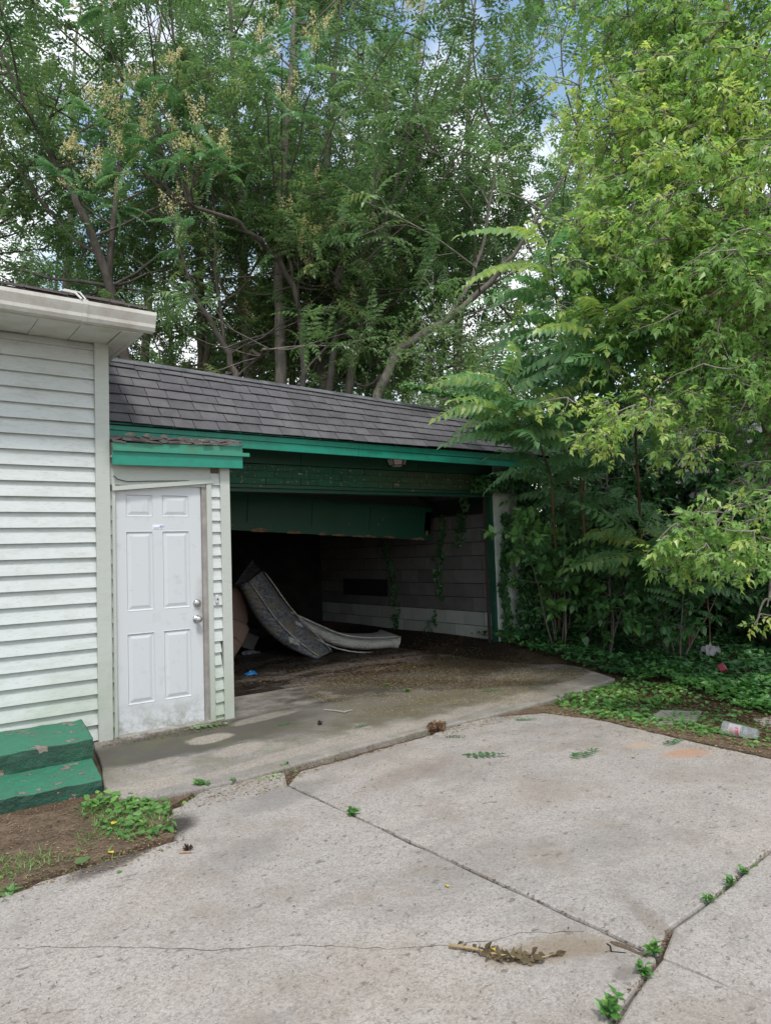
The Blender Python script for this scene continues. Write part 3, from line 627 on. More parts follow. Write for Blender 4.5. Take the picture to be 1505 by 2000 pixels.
# ================================================================== GARAGE
GY = 6.82; GX1 = 6.88; GXE = 7.5; GB = 11.35
gar = thing('open_garage', 'run-down block garage with dark shingled front, teal fascia and a wide open bay', 'garage', (4.5, GY+.3, 0))
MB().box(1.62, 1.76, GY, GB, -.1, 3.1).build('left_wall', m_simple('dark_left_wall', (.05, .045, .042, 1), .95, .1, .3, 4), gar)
MB().box(1.62, GXE, GB, GB+.2, -.1, 3.1).build('back_wall', m_simple('shade_dark_back_wall', (.035, .032, .030, 1), .95, .1, .3, 4), gar)  # back wall coloured near-black to stand in for the deep shade of the bay
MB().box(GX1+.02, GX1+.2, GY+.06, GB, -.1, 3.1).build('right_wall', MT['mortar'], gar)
MB().box(1.62, GXE, 6.99, GB+.2, 3.0, 3.10).build('roof_slab', MT['old_shingle'], gar)
MB().box(1.76, GX1+.02, GY+.2, GB, 2.55, 2.58).build('ceiling', MT['wood'], gar)
# interior right wall, block by block
bw, bh = .405, .1925
blk = {}
for row in range(12):
    z0 = .155+row*bh
    white = row < 2
    for k in range(17):
        y0 = GY+.10+(k-(row % 2)*.5)*bw; y1 = y0+bw-.010
        y0 = max(y0, GY+.07)
        if row == 9 or y0 > GB-.05 or y1-y0 < .08 or (row > 8 and row != 9 and row != 10 and row != 11): continue
        key = (white, round(y1-y0, 3))
        if key not in blk:
            L = y1-y0; blk[key] = MB().box(-.0, .03, -L/2, L/2, -bh/2+.005, bh/2-.005).mesh('block')
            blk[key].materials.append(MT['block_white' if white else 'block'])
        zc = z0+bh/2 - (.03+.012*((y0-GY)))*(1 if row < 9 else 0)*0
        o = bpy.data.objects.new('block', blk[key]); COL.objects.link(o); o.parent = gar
        dz = 0.05 if row >= 9 else 0
        o.location = np.array((GX1+random.uniform(-.003, .004), (y0+y1)/2, zc+dz-.004*(y0-GY)))-ORG[gar.name]; o.rotation_euler = (R(random.uniform(-.5, .5)), 0, 0)
MB().box(GX1-.005, GX1+.03, GY+.07, GB, -.1, .155).build('footing', MT['block'], gar)
MB().box(GX1-.006, GX1+.025, 9.30, 10.60, .68, .955).build('patched_window', MT['black'], gar)
MB().box(GX1-.05, GX1+.02, GY+.07, GB, 1.90, 2.0).build('wall_ledge', MT['black'], gar)
# front pier blocks
blkp = {}
for row in range(12):
    z0 = .10+row*.2
    if z0 > 2.45: continue
    for (xa, xb, yy, i) in ((6.825, 7.11, GY-.04, 0), (7.12, 7.5, GY, 1)):
        cuts = [xa, xb] if (row+i) % 2 else [xa, (xa+xb)/2+.03, xb]
        for a, b in zip(cuts[:-1], cuts[1:]):
            key = (round(b-a, 3), yy)
            if key not in blkp:
                blkp[key] = MB().box(-(b-a)/2+.004, (b-a)/2-.004, 0, .14, .004, .195).mesh('block'); blkp[key].materials.append(MT['pier'])
            o = bpy.data.objects.new('block', blkp[key]); COL.objects.link(o); o.parent = gar
            o.location = np.array(((a+b)/2, yy+random.uniform(-.002, .002), z0))-ORG[gar.name]
MB().box(6.83, 7.105, GY-.03, GY+.05, -.1, 2.5).build('pier_core', MT['pier'], gar); MB().box(7.105, 7.495, GY+.01, GY+.12, -.1, 2.5).build('pier_core', MT['pier'], gar)
MB().box(7.38, 7.5, GY+.14, GB, -.1, 3.0).build('outer_wall', MT['pier'], gar)
# lintel: painted bricks, boards, soffit, fascia
zl0, zl1 = 2.165, 2.375
MB().box(1.76, 7.1, GY+.012, GY+.2, zl0, 2.62).build('lintel_core', MT['mortar'], gar)
brk = MB().box(-.1035, .1035, 0, .07, 0, .067).mesh('brick'); brk.materials.append(MT['brick'])
soldier = None
for row in range(3):
    for k in range(25):
        xc = 1.9+k*.211+(row % 2)*.105
        if xc > 6.95: continue
        o = bpy.data.objects.new('brick', brk); COL.objects.link(o); o.parent = gar
        o.location = np.array((xc, GY-.004+random.uniform(-.004, .003), zl0+.002+row*.0705))-ORG[gar.name]; o.rotation_euler = (0, R(random.uniform(-.6, .6)), R(random.uniform(-.5, .5)))
MB().box(1.76, 7.0, GY-.02, GY+.1, 2.125, 2.160).build('steel_lintel', MT['dkgreen'], gar)
MB().box(1.76, 7.0, GY+.01, GY+.12, 2.085, 2.122).build('door_stop', MT['dkgreen'], gar)
for (a, b) in ((1.76, 3.9), (3.905, 5.55), (5.555, 7.05)):
    MB().box(a, b, GY-.022, GY+.01, 2.385, 2.56).build('frieze_board', MT['dkgreen'], gar)
FY = 6.40
F0, F1 = pY(475, 875.5, FY)[2], pY(994.5, 911.8, FY)[2]
fz = lambda x: F0+(x-3.03)*(F1-F0)/3.71
FT = .155
MB().box(1.62, 7.62, FY+.03, GY, 2.53, 2.545).build('soffit', MT['dkgreen'], gar)
for (a, b) in ((1.62, 4.4), (4.403, 7.62)):
    tilt(MB(), a, b, FY, FY+.03, fz(a), fz(a)+FT*.52, fz(b), fz(b)+FT*.52).build('fascia_board', MT['fascia'], gar, bevel=.003)
    tilt(MB(), a, b, FY-.008, FY+.022, fz(a)+FT*.52+.002, fz(a)+FT, fz(b)+FT*.52+.002, fz(b)+FT).build('fascia_board', MT['fascia'], gar, bevel=.003)
# steep shingled front
A0 = np.array([0, FY-.03, 2.615]); TH = R(51); sd_ = np.array([0, math.cos(TH), math.sin(TH)]); nn_ = np.array([0, -math.sin(TH), math.cos(TH)]); EXP = .134
MB().hexa([(1.55, FY-.02, 2.60), (7.65, FY-.02, 2.60), (7.65, 6.98, 3.15), (1.55, 6.98, 3.29), (1.55, FY+.1, 2.60), (7.65, FY+.1, 2.60), (7.65, 7.05, 3.11), (1.55, 7.05, 3.25)]).build('roof_deck', MT['black'], gar)
rsag = lambda xx, z: .10*max(0, min(1.4, (xx-1.9)/3.7))*max(0, (z-2.62)/.7)
rg = np.random.default_rng(11); ns = 0
for row in range(7):
    x = 1.55-rg.uniform(0, .1)
    while x < 7.6:
        w = rg.uniform(.17, .27); b0 = A0+sd_*(row*EXP-.012)+nn_*(.020+rg.uniform(-.001, .004)); drp = rg.uniform(-.004, .006)
        sag = .006*math.sin(x*3.1+row)
        lo = b0-sd_*(drp+sag); hi = A0+sd_*((row+1)*EXP+.01)+nn_*.008
        x0, x1 = x+.003, x+w-.003
        mk = lambda p, xx: (xx, p[1], p[2]-rsag(xx, p[2]))
        th = nn_*.007
        MB().hexa([mk(lo, x0), mk(lo, x1), mk(hi, x1), mk(hi, x0), mk(lo+th, x0), mk(lo+th, x1), mk(hi+th*.6, x1), mk(hi+th*.6, x0)]).build('shingle', MT['shingle'], gar); ns += 1
        x += w
ridge = A0+sd_*(7*EXP)+nn_*.02
capm = m_simple('ridge_flashing', (.15, .15, .16, 1), .6, .4, .35, 5)
x = 1.55
while x < 7.6:
    L = rg.uniform(.7, 1.1); x1 = min(x+L, 7.65); ra, rb = rsag(x, 3.3), rsag(x1, 3.3)
    MB().hexa([(x, ridge[1]-.06, ridge[2]-.055-ra), (x1, ridge[1]-.06, ridge[2]-.055-rb), (x1, ridge[1]+.16, ridge[2]-.02-rb), (x, ridge[1]+.16, ridge[2]-.02-ra), (x, ridge[1]-.062, ridge[2]-.045-ra), (x1, ridge[1]-.062, ridge[2]-.045-rb), (x1, ridge[1]+.03, ridge[2]+.012-rb+rg.uniform(-.004, .004)), (x, ridge[1]+.03, ridge[2]+.012-ra)]).build('ridge_cap', capm, gar, bevel=.006)
    x = x1+.003
# door track and jamb at the right
MB().hexa([(6.785, GY-.01, .12), (6.83, GY-.01, .12), (6.83, GY+.06, .12), (6.785, GY+.06, .12), (6.76, GY-.01, 2.13), (6.82, GY-.01, 2.13), (6.82, GY+.06, 2.13), (6.76, GY+.06, 2.13)]).build('door_jamb', MT['dkgreen'], gar)
MB().box(6.735, 6.765, GY+.06, GY+.09, .16, 2.1).build('door_track', m_simple('rusty_steel', (.06, .045, .035, 1), .7, .4, .3), gar)
# hanging garage door: two sections
gd = thing('garage_door', 'dark green panelled garage door sagging under the lintel, paint peeling', 'garage door', (4.4, 7.4, 1.9), None)
Y1 = 8.0
tl, tr, br, bl = pY(450, 952, Y1), pY(843, 993, Y1), pY(838, 1055, Y1), pY(450, 1035, Y1)
ex = lambda a, b, X: a+(b-a)*((X-a[0])/(b[0]-a[0]))
tl2, bl2 = ex(tl, tr, 1.95), ex(bl, br, 1.95)
def bil(u, v, y): p = (bl2*(1-u)+br*u)*(1-v)+(tl2*(1-u)+tr*u)*v; return (p[0], y, p[2])
MB().add([bil(0, 0, Y1), bil(1, 0, Y1), bil(1, 1, Y1), bil(0, 1, Y1), bil(0, 0, Y1+.035), bil(1, 0, Y1+.035), bil(1, 1, Y1+.035), bil(0, 1, Y1+.035)], [(0, 3, 2, 1), (4, 5, 6, 7), (0, 1, 5, 4), (1, 2, 6, 5), (2, 3, 7, 6), (3, 0, 4, 7)]).build('section', MT['doorgreen'], gd)
def strip(u0, u1, v0, v1, nm='rail'):
    MB().add([bil(u0, v0, Y1-.014), bil(u1, v0, Y1-.014), bil(u1, v1, Y1-.014), bil(u0, v1, Y1-.014), bil(u0, v0, Y1), bil(u1, v0, Y1), bil(u1, v1, Y1), bil(u0, v1, Y1)], [(0, 1, 2, 3), (0, 4, 5, 1), (1, 5, 6, 2), (2, 6, 7, 3), (3, 7, 4, 0)]).build(nm, MT['doorgreen'], gd)
strip(0, 1, 0, .2); strip(0, 1, .86, 1)
rg = np.random.default_rng(21); splw = m_simple('bare_rotten_wood', (.26, .19, .12, 1), .95, .2, .35, 18)
for k in range(12):
    u0 = rg.uniform(.35, .95); u1 = min(.995, u0+rg.uniform(.02, .07)); v1 = rg.uniform(.02, .09)
    MB().add([bil(u0, -.02, Y1-.017), bil(u1, -.01, Y1-.017), bil(u1-.005, v1*.6, Y1-.017), bil((u0+u1)/2, v1, Y1-.018), bil(u0+.004, v1*.5, Y1-.017)], [(0, 1, 2, 3, 4)]).build('bare_patch', splw, gd)
for (u0, v0, w_, h_) in ((.30, .20, .012, .05), (.345, .10, .01, .04), (.40, .22, .02, .015), (.70, .3, .004, .04), (.80, .35, .006, .05), (.815, .5, .005, .06), (.98, .15, .01, .14)):
    MB().add([bil(u0, v0, Y1-.017), bil(u0+w_, v0-.01, Y1-.017), bil(u0+w_*.9, v0+h_, Y1-.017), bil(u0+.001, v0+h_*.9, Y1-.017)], [(0, 1, 2, 3)]).build('bare_patch', splw, gd)
for k in range(6): u = .0+k*.19+.03; strip(max(0, u-.018), min(1, u+.018), .2, .86, 'stile')
strip(.975, .999, .2, .86, 'stile')
MB().add([bil(0, 1, Y1-.03), bil(1, 1, Y1-.03), (br[0]+.05, Y1+.02, tr[2]+.012), tuple(np.array(bil(0, 1, Y1+.02))+[0, 0, .012])], [(0, 1, 2, 3)]).build('section_edge', MT['wood'], gd)
tf = [(1.95, 6.98, 2.15), (5.53, 6.98, 2.14)]
MB().add([tf[0], tf[1], (tr[0], Y1, tr[2]+.01), (tl2[0], Y1, tl2[2]+.01), (1.95, 6.98, 2.18), (5.53, 6.98, 2.17), (tr[0], Y1, tr[2]+.04), (tl2[0], Y1, tl2[2]+.04)], [(0, 1, 2, 3), (4, 7, 6, 5), (0, 4, 5, 1), (1, 5, 6, 2)]).build('upper_section', m_simple('dark_door_back', (.018, .024, .022, 1), .8), gd)
splin = m_simple('splintered_wood', (.42, .33, .24, 1), .9, .2, .3)
for (a, b, y0) in ((770, 826, 955), (828, 850, 955)):
    p = pY(a, y0, 6.9); q = pY(b, y0+1, 6.9); m_ = pY((a+b)/2, y0+5, 6.9)
    MB().add([tuple(p), tuple(q), tuple(m_), tuple(p+[0, .02, .01]), tuple(q+[0, .02, .01])], [(0, 2, 1), (0, 1, 4, 3)]).build('torn_edge', splin, gd)
# wooden posts in the back of the garage
for xx, ww in ((4.35, .05),):
    MB().box(xx, xx+ww, 11.25, 11.34, 0, 2.5).build('stud', MT['block'], gar)
# lantern
lq = pY(775, 899, 6.72)
lan = thing('wall_lantern', 'small hexagonal frosted lantern with black frame under the teal fascia', 'lamp', tuple(lq))
for k in range(6):
    a0, a1 = R(60*k-90+0), R(60*k-30); r0_, r1_ = .125, .095; zt_, zb_ = lq[2]+.015, lq[2]-.065
    p = [(lq[0]+r0_*math.cos(a0), lq[1]+r0_*math.sin(a0), zt_), (lq[0]+r0_*math.cos(a1), lq[1]+r0_*math.sin(a1), zt_), (lq[0]+r1_*math.cos(a1), lq[1]+r1_*math.sin(a1), zb_), (lq[0]+r1_*math.cos(a0), lq[1]+r1_*math.sin(a0), zb_)]
    MB().add(p, [(0, 1, 2, 3)]).build('pane', MT['glass_pane'], lan)
    MB().tube([p[0], p[3]], .007, 6).build('frame_bar', MT['iron'], lan); MB().tube([p[3], p[2]], .006, 6).build('frame_bar', MT['iron'], lan); MB().tube([p[0], p[1]], .007, 6).build('frame_bar', MT['iron'], lan)
MB().lathe([(.08, 0), (.055, -.015), (0, -.02)], (lq[0], lq[1], lq[2]-.062), (0, 0, 1), 6).build('bottom_glass', MT['glass_pane'], lan)
MB().lathe([(.135, 0), (.135, .02), (.05, .06)], (lq[0], lq[1], lq[2]+.015), (0, 0, 1), 6).build('canopy', MT['iron'], lan)

# ------------------------------------------------------------------ things inside the garage
def loft(name, lines, mat, parent=None, close=False, sub=2):
    n = len(lines); m = len(lines[0]); V = [p for L in lines for p in L]; F = []
    for i in range(n if close else n-1):
        for j in range(m-1): a, b = i*m, ((i+1) % n)*m; F.append((a+j, a+j+1, b+j+1, b+j))
    if close: F += [tuple(i*m for i in range(n))[::-1], tuple(i*m+m-1 for i in range(n))]
    return MB().add(V, F).build(name, mat, parent, smooth=True, subd=sub)
def m_ticking(name, a, b, c3, scale=14, diag=False):
    m = Mat(name, .85, .2); n = m.noise(6, 6, .7); n2 = m.noise(22, 5, .75, m.mapped((1, .6, 1.6)))
    c = m.mix(m.ramp(n2, (.42, 0.0), (.62, 1.0)), a, b); c = m.mix(m.ramp(n, (.5, 0.0), (.66, 1.0)), c, c3)
    wv = m.new('TexWave'); wv.inputs['Scale'].default_value = scale; wv.inputs['Distortion'].default_value = 2.5; wv.inputs['Detail'].default_value = 2
    wv.bands_direction = 'DIAGONAL'; m.l.new(m.pos, wv.inputs['Vector'])
    m.col(m.mix(m.math('MULTIPLY', wv.outputs['Fac'], .25), c, (.05, .05, .05, 1))); m.bump(wv.outputs['Fac'], .6 if diag else .2, .012); return m.m
tick = m_ticking('stained_blue_ticking', (.085, .095, .125, 1), (.30, .29, .28, 1), (.24, .20, .14, 1), 9)
pale = m_ticking('pale_quilting', (.50, .49, .46, 1), (.60, .58, .54, 1), (.38, .35, .30, 1), 16, True)
mt = thing('bent_mattress', 'stained blue and grey mattress bent and leaning on its edge in the garage', 'mattress', tuple(gnd(625, 1283, .0)))
ymat = gnd(625, 1284, 0)[1]
pip = [pY(x, y, Y) for x, y, Y in ((487, 1135, ymat+.55), (508, 1164, ymat+.42), (534, 1204, ymat+.30), (567, 1240, ymat+.18), (598, 1265, ymat+.06), (626, 1283, ymat))]
rgt = [pY(x, y, Y) for x, y, Y in ((514, 1114, ymat+.75), (536, 1142, ymat+.62), (561, 1181, ymat+.50), (594, 1216, ymat+.38), (628, 1250, ymat+.26), (649, 1272, ymat+.20))]
lft = [pY(x, y, Y) for x, y, Y in ((459, 1141, ymat+.70), (472, 1186, ymat+.62), (496, 1228, ymat+.52), (530, 1260, ymat+.38), (570, 1279, ymat+.22), (608, 1287, ymat+.08))]
bck = [r_+np.array([.15, .65, .15]) for r_ in rgt]
loft('ticking', [lft, [(a*.45+b*.55)+np.array([-.02, -.08, -.01]) for a, b in zip(lft, pip)], pip, [(a+b)/2+np.array([-.015, -.045, .01]) for a, b in zip(pip, rgt)], rgt, bck], tick, mt, close=True)
for ln in (pip, rgt): MB().tube([p+np.array([-.01, -.022, 0]) for p in ln], .011, 6).build('piping', pale, mt, smooth=True, subd=1)
for (x, y, s_) in ((577, 1213, 1.0), (563, 1243, 1.6)):
    p = pY(x, y, ymat+.02); MB().add([p, p+np.array([.07, 0, -.03])*s_, p+np.array([.12, .01, -.09])*s_, p+np.array([.06, -.01, -.07])*s_, p+np.array([.01, 0, -.05])*s_], [(0, 1, 2, 3, 4)]).build('torn_padding', pale, mt)
mp = thing('pale_box_spring', 'pale quilted mattress lying curved on the garage floor beside the dark one', 'mattress', tuple(gnd(700, 1275)))
yp = gnd(700, 1277)[1]
yo = (.62, .55, .40, .18, .05, 0, 0)
top = [pY(x, y, yp+o_) for (x, y), o_ in zip(((560, 1192), (592, 1207), (630, 1224), (668, 1241), (705, 1246), (745, 1245), (783, 1243)), yo)]
bot = [pY(x, y, yp+o_) for (x, y), o_ in zip(((560, 1214), (590, 1228), (620, 1250), (655, 1268), (700, 1275), (740, 1275), (776, 1268)), yo)]
sft = lambda L, d: [p+np.array(d) for p in L]
loft('quilted_side', [top, [(a+b)/2+np.array([0, -.025, 0]) for a, b in zip(top, bot)], bot, sft(bot, (.35, 1.0, 0)), sft(top, (.35, 1.0, 0))], pale, mp, close=True)
MB().tube(sft(top, (0, -.008, 0)), .012, 6).build('piping', pale, mp, smooth=True, subd=1); MB().tube(sft(bot, (0, -.008, 0)), .012, 6).build('piping', pale, mp, smooth=True, subd=1)
# brown armchair back
am = Mat('dusty_brown_upholstery', .9, .15); n = am.noise(3, 5, .6); am.col(am.mix(n, (.36, .24, .19, 1), (.26, .17, .14, 1))); am.bump(am.noise(6, 4, .5), .6, .05)
yc = gnd(455, 1285)[1]+.15
ac = thing('brown_armchair', 'overturned dusty brown upholstered armchair behind the porch corner board', 'armchair', tuple(pY(440, 1280, yc)))
def cushion(name, c, s_, rot, mat, parent):
    V = []; F = []; n = 14; m = 9
    for j in range(m+1):
        ph = -math.pi/2+math.pi*j/m
        for i in range(n):
            th = 2*math.pi*i/n; e = .45
            f = lambda v: math.copysign(abs(v)**e, v)
            V.append((f(math.cos(ph))*f(math.cos(th))*s_[0], f(math.cos(ph))*f(math.sin(th))*s_[1], f(math.sin(ph))*s_[2]))
    M3 = np.array(Matrix.Rotation(R(rot[1]), 3, 'Y') @ Matrix.Rotation(R(rot[2]), 3, 'Z') @ Matrix.Rotation(R(rot[0]), 3, 'X'))
    V = [np.array(c)+M3 @ np.array(v) for v in V]
    F = [(j*n+i, j*n+(i+1) % n, (j+1)*n+(i+1) % n, (j+1)*n+i) for j in range(m) for i in range(n)]
    return MB().add(V, F).build(name, mat, parent, smooth=True, subd=1)
cushion('back_cushion', pY(443, 1188, yc+.05), (.24, .25, .32), (0, -14, 0), am.m, ac)
cushion('seat_cushion', pY(441, 1232, yc-.02), (.26, .3, .2), (0, 28, 0), am.m, ac)
cushion('armrest', pY(436, 1262, yc-.12), (.16, .28, .17), (0, 38, 0), am.m, ac)
bqp = gnd(492, 1272); 
bxm = m_simple('grey_plastic', (.30, .31, .31, 1), .6, .4, .1)
bo = thing('tilted_box', 'tilted ribbed pale grey box between the armchair and the dark mattress', 'box', tuple(bqp))
c0 = bqp+np.array([0, .25, .17]); M3 = np.array(Matrix.Rotation(R(22), 3, 'Y') @ Matrix.Rotation(R(12), 3, 'X'))
def rbox(name, c, h, mat, parent, M3=M3): MB().hexa([tuple(c+M3 @ (np.array(s_)*h)) for s_ in ((-1, -1, -1), (1, -1, -1), (1, 1, -1), (-1, 1, -1), (-1, -1, 1), (1, -1, 1), (1, 1, 1), (-1, 1, 1))]).build(name, mat, parent, bevel=.006)
rbox('body', c0, np.array((.15, .14, .11)), bxm, bo)
for k in range(9): rbox('rib', c0+M3 @ np.array((0, -.143, -.085+k*.02)), np.array((.14, .004, .004)), bxm, bo)
rbox('lid', c0+M3 @ np.array((0, 0, .16)), np.array((.13, .12, .045)), m_simple('dark_cloth', (.06, .06, .065, 1), .9), bo)
def crumple(name, c, rx, ry, h, mat, label, cat, seed=0, n=9):
    rg = np.random.default_rng(seed); V = []; F = []
    for j in range(n):
        for i in range(n):
            u, v = i/(n-1)*2-1, j/(n-1)*2-1
            r_ = math.hypot(u, v); V.append((c[0]+u*rx*(1+rg.normal()*.06)*(1 if r_ < 1 else .85), c[1]+v*ry*(1 if r_ < 1 else .85), c[2]+max(.004, h*(1-r_*r_*.6)*(.6+rg.uniform(-.5, .6)))))
    F = [(j*n+i, j*n+i+1, (j+1)*n+i+1, (j+1)*n+i) for j in range(n-1) for i in range(n-1)]
    o = MB().add(V, F).build(name, mat, None, smooth=False); so = o.modifiers.new('solid', 'SOLIDIFY'); so.thickness = .003
    return tag(o, label, cat)
crumple('crumpled_cloth', gnd(488, 1277), .16, .10, .05, m_simple('patterned_cloth', (.36, .36, .42, 1), .8, .2, .4, 40), 'crumpled pale patterned cloth on the floor under the tilted box', 'cloth', 2)
crumple('blue_bag', gnd(489, 1318), .085, .06, .05, m_simple('blue_plastic', (.012, .19, .50, 1), .4, .5, .15), 'small crumpled bright blue plastic bag on the garage floor near the door', 'bag', 3)

# ================================================================== NEIGHBOURING HOUSE (behind the thicket)
NX = 11.0
nb = thing('neighbour_house', 'white clapboard house with maroon upper storey half hidden behind the thicket on the right', 'house', (NX+1, 7, 0))
nz0 = pX(1350, 765, NX)[2]
MB().box(NX+.03, NX+7, -2, 9.6, -.2, nz0).build('wall', MT['trim'], nb)
nbm = MB().prism([(NX-.012, 0), (NX+.03, 0), (NX+.03, .13), (NX-.0, .13)], -2, 15.5, axis=1)
nb0 = None
wy0, wy1 = pX(1285, 960, NX)[1], pX(1212, 960, NX)[1]; wz0, wz1 = pX(1285, 990, NX)[2], pX(1285, 906, NX)[2]
me_full = None
for k in range(int(nz0/.13)+1):
    z = -.1+k*.13
    segs = [(-2, 9.6)] if (z+.13 < wz0-.06 or z > wz1+.06) else [(-2, wy0-.08), (wy1+.08, 9.6)]
    for (a, b) in segs:
        MB().prism([(NX-.012, z), (NX+.03, z), (NX+.03, z+.132), (NX-.0, z+.132)], a, b, axis=1)if 0 else None
        mbq = MB(); mbq.hexa([(NX-.014, a, z), (NX+.03, a, z), (NX+.03, b, z), (NX-.014, b, z), (NX, a, z+.132), (NX+.03, a, z+.132), (NX+.03, b, z+.132), (NX, b, z+.132)]); mbq.build('siding_board', m_white2 if 'm_white2' in globals() else globals().setdefault('m_white2', m_siding('neighbour_siding', .7, (.50, .51, .52, 1))), nb)
wf = MB(); t = .08
wf.box(NX-.04, NX+.02, wy0-t, wy0, wz0-t, wz1+t).box(NX-.04, NX+.02, wy1, wy1+t, wz0-t, wz1+t).box(NX-.04, NX+.02, wy0, wy1, wz1, wz1+t).box(NX-.055, NX+.02, wy0-t, wy1+t, wz0-t-.03, wz0-t)
win = wf.build('window', m_white2, nb)
MB().box(NX-.02, NX+.0, wy0, wy1, (wz0+wz1)/2-.02, (wz0+wz1)/2+.02).build('sash_bar', m_white2, win)
MB().box(NX+.005, NX+.025, wy0, wy1, wz0, wz1).build('pane', m_simple('dark_glass', (.01, .012, .014, 1), .1, .6, .05, 3, 0, 0), win)
mar = m_simple('maroon_shake', (.20, .075, .085, 1), .8, .3, .2, 8)
for k in range(14):
    z = nz0+k*.17
    MB().hexa([(NX-.05, -2, z), (NX+.05, -2, z), (NX+.05, 6.7, z), (NX-.05, 6.7, z), (NX-.02, -2, z+.172), (NX+.05, -2, z+.172), (NX+.05, 6.7, z+.172), (NX-.02, 6.7, z+.172)]).build('maroon_course', mar, nb)
MB().box(NX-.0, NX+7, -2, 6.7, nz0, nz0+2.4).build('upper_wall', mar, nb)
MB().prism([(NX-.4, nz0+2.35), (NX+7.4, nz0+2.35), (NX+3.5, nz0+4.4)], -2.3, 7.0, axis=1).build('roof', MT['old_shingle'], nb)
MB().hexa([(NX-.3, 6.7, nz0-.02), (NX+7.3, 6.7, nz0-.02), (NX+7.3, 9.9, nz0-.02), (NX-.3, 9.9, nz0-.02), (NX-.3, 6.7, nz0+.1), (NX+7.3, 6.7, nz0+.1), (NX+7.3, 9.9, nz0+.06), (NX-.3, 9.9, nz0+.06)]).build('porch_roof', MT['old_shingle'], nb)

# ================================================================== LEAVES
def leaflet(L, W, base, d, nrm, fold=.25, droop=.2, hi=False):
    # one leaflet from base along d; returns verts and faces (diamond folded along its midrib)
    d = d/np.linalg.norm(d); s = np.cross(d, nrm); s /= np.linalg.norm(s)+1e-9; up = np.cross(s, d)
    f = lambda a, b, c: base+d*a*L+s*b*W+up*c*L
    if not hi: return [f(0, 0, 0), f(.35, -.5, fold*.2), f(1, 0, -droop), f(.35, .5, fold*.2)], [(0, 1, 2), (0, 2, 3)]
    return [f(0, 0, 0), f(.28, -.5, fold*.2), f(.65, -.33, fold*.1-droop*.4), f(1, 0, -droop), f(.65, .33, fold*.1-droop*.4), f(.28, .5, fold*.2), f(.5, 0, -droop*.3)], \
           [(0, 1, 6), (1, 2, 6), (2, 3, 6), (3, 4, 6), (4, 5, 6), (5, 0, 6)]
class Tpl:
    def __init__(s): s.V = []; s.L = []; s.T = []; s.J = []
    def add(s, V, F, j=0.0):
        n = len(s.V); s.V += [np.array(p, float) for p in V]; s.J += [j]*len(V)
        for f in F: s.L += [i+n for i in f]; s.T.append(len(f))
    def done(s): s.V = np.array(s.V); s.L = np.array(s.L); s.T = np.array(s.T); s.J = np.array(s.J); return s
def pinnate(pairs=8, ll=.20, lw=.065, droop=.35, ldroop=.35, hi=False, seed=0, curl=0.0):
    # compound leaf, unit length along +Y, top side +Z
    rg = np.random.default_rng(seed); T = Tpl(); n = 6
    c = lambda t: np.array([curl*t*t, t*(1-.12*droop*t), .10*math.sin(t*2.2)-droop*t*t*.6])
    pts = [c(i/n) for i in range(n+1)]; w = .006
    V = []
    for i, p in enumerate(pts): V += [p+np.array([-w, 0, 0]), p+np.array([w, 0, 0])]
    T.add(V, [(2*i, 2*i+1, 2*i+3, 2*i+2) for i in range(n)], .15)
    for k in range(pairs):
        t = .16+.80*k/(pairs-1 if pairs > 1 else 1); p = c(t); tg = c(t+.02)-c(t-.02); tg /= np.linalg.norm(tg)
        prof = math.sin(math.pi*min(1, .30+.62*k/(pairs-1)))**.6*(.9 if k else .8)
        for sgn in (-1, 1):
            d = np.array([sgn*1.0, 0, 0])+tg*(.35+rg.uniform(-.1, .15))+np.array([0, 0, -.30+rg.uniform(-.2, .15)])
            V, F = leaflet(ll*prof*rg.uniform(.9, 1.1), lw*prof*rg.uniform(.9, 1.1)*(1.1 if hi else 1), p, d, np.array([0, 0, 1.0])+tg*rg.uniform(-.4, .3), .3, ldroop*rg.uniform(.5, 1.3), hi)
            T.add(V, F, rg.uniform(-.1, .1))
    tg = c(1)-c(.96); V, F = leaflet(ll*.7, lw*.8, c(1), tg, np.array([0, 0, 1.0]), .3, ldroop, hi); T.add(V, F, .05)
    return T.done()
def elder(n=5, seed=0, tooth=True):
    rg = np.random.default_rng(seed); T = Tpl()
    def lf(base, d, L, W):
        d = d/np.linalg.norm(d); s = np.cross(d, [0, 0, 1.0]); s /= np.linalg.norm(s); up = np.cross(s, d); dr = rg.uniform(.1, .45)
        f = lambda a, b, c: base+d*a*L+s*b*W+up*c*L
        P = [f(0, 0, 0), f(.38, -.52, .03), f(.60, -.26, -dr*.35), f(1.05, 0, -dr), f(.60, .26, -dr*.35), f(.38, .52, .03)]
        T.add(P, [(0, 1, 2, 3), (0, 3, 4, 5)], rg.uniform(-.1, .1))
    T.add([(-.006, 0, 0), (.006, 0, 0), (.005, .42, .03), (-.005, .42, .03), (.004, .8, .0), (-.004, .8, .0)], [(0, 1, 2, 3), (3, 2, 4, 5)], .3)
    z = np.array([0, .80, 0.0]); lf(z, np.array([0, 1, -.25]), .5, .30)
    for sgn in (-1, 1):
        lf(np.array([0, .62, .01]), np.array([sgn*.9, .75, -.3+rg.uniform(-.2, .2)]), .42, .24)
        if n >= 5: lf(np.array([0, .36, .02]), np.array([sgn*1.0, .35, -.35+rg.uniform(-.2, .2)]), .36, .20)
    return T.done()
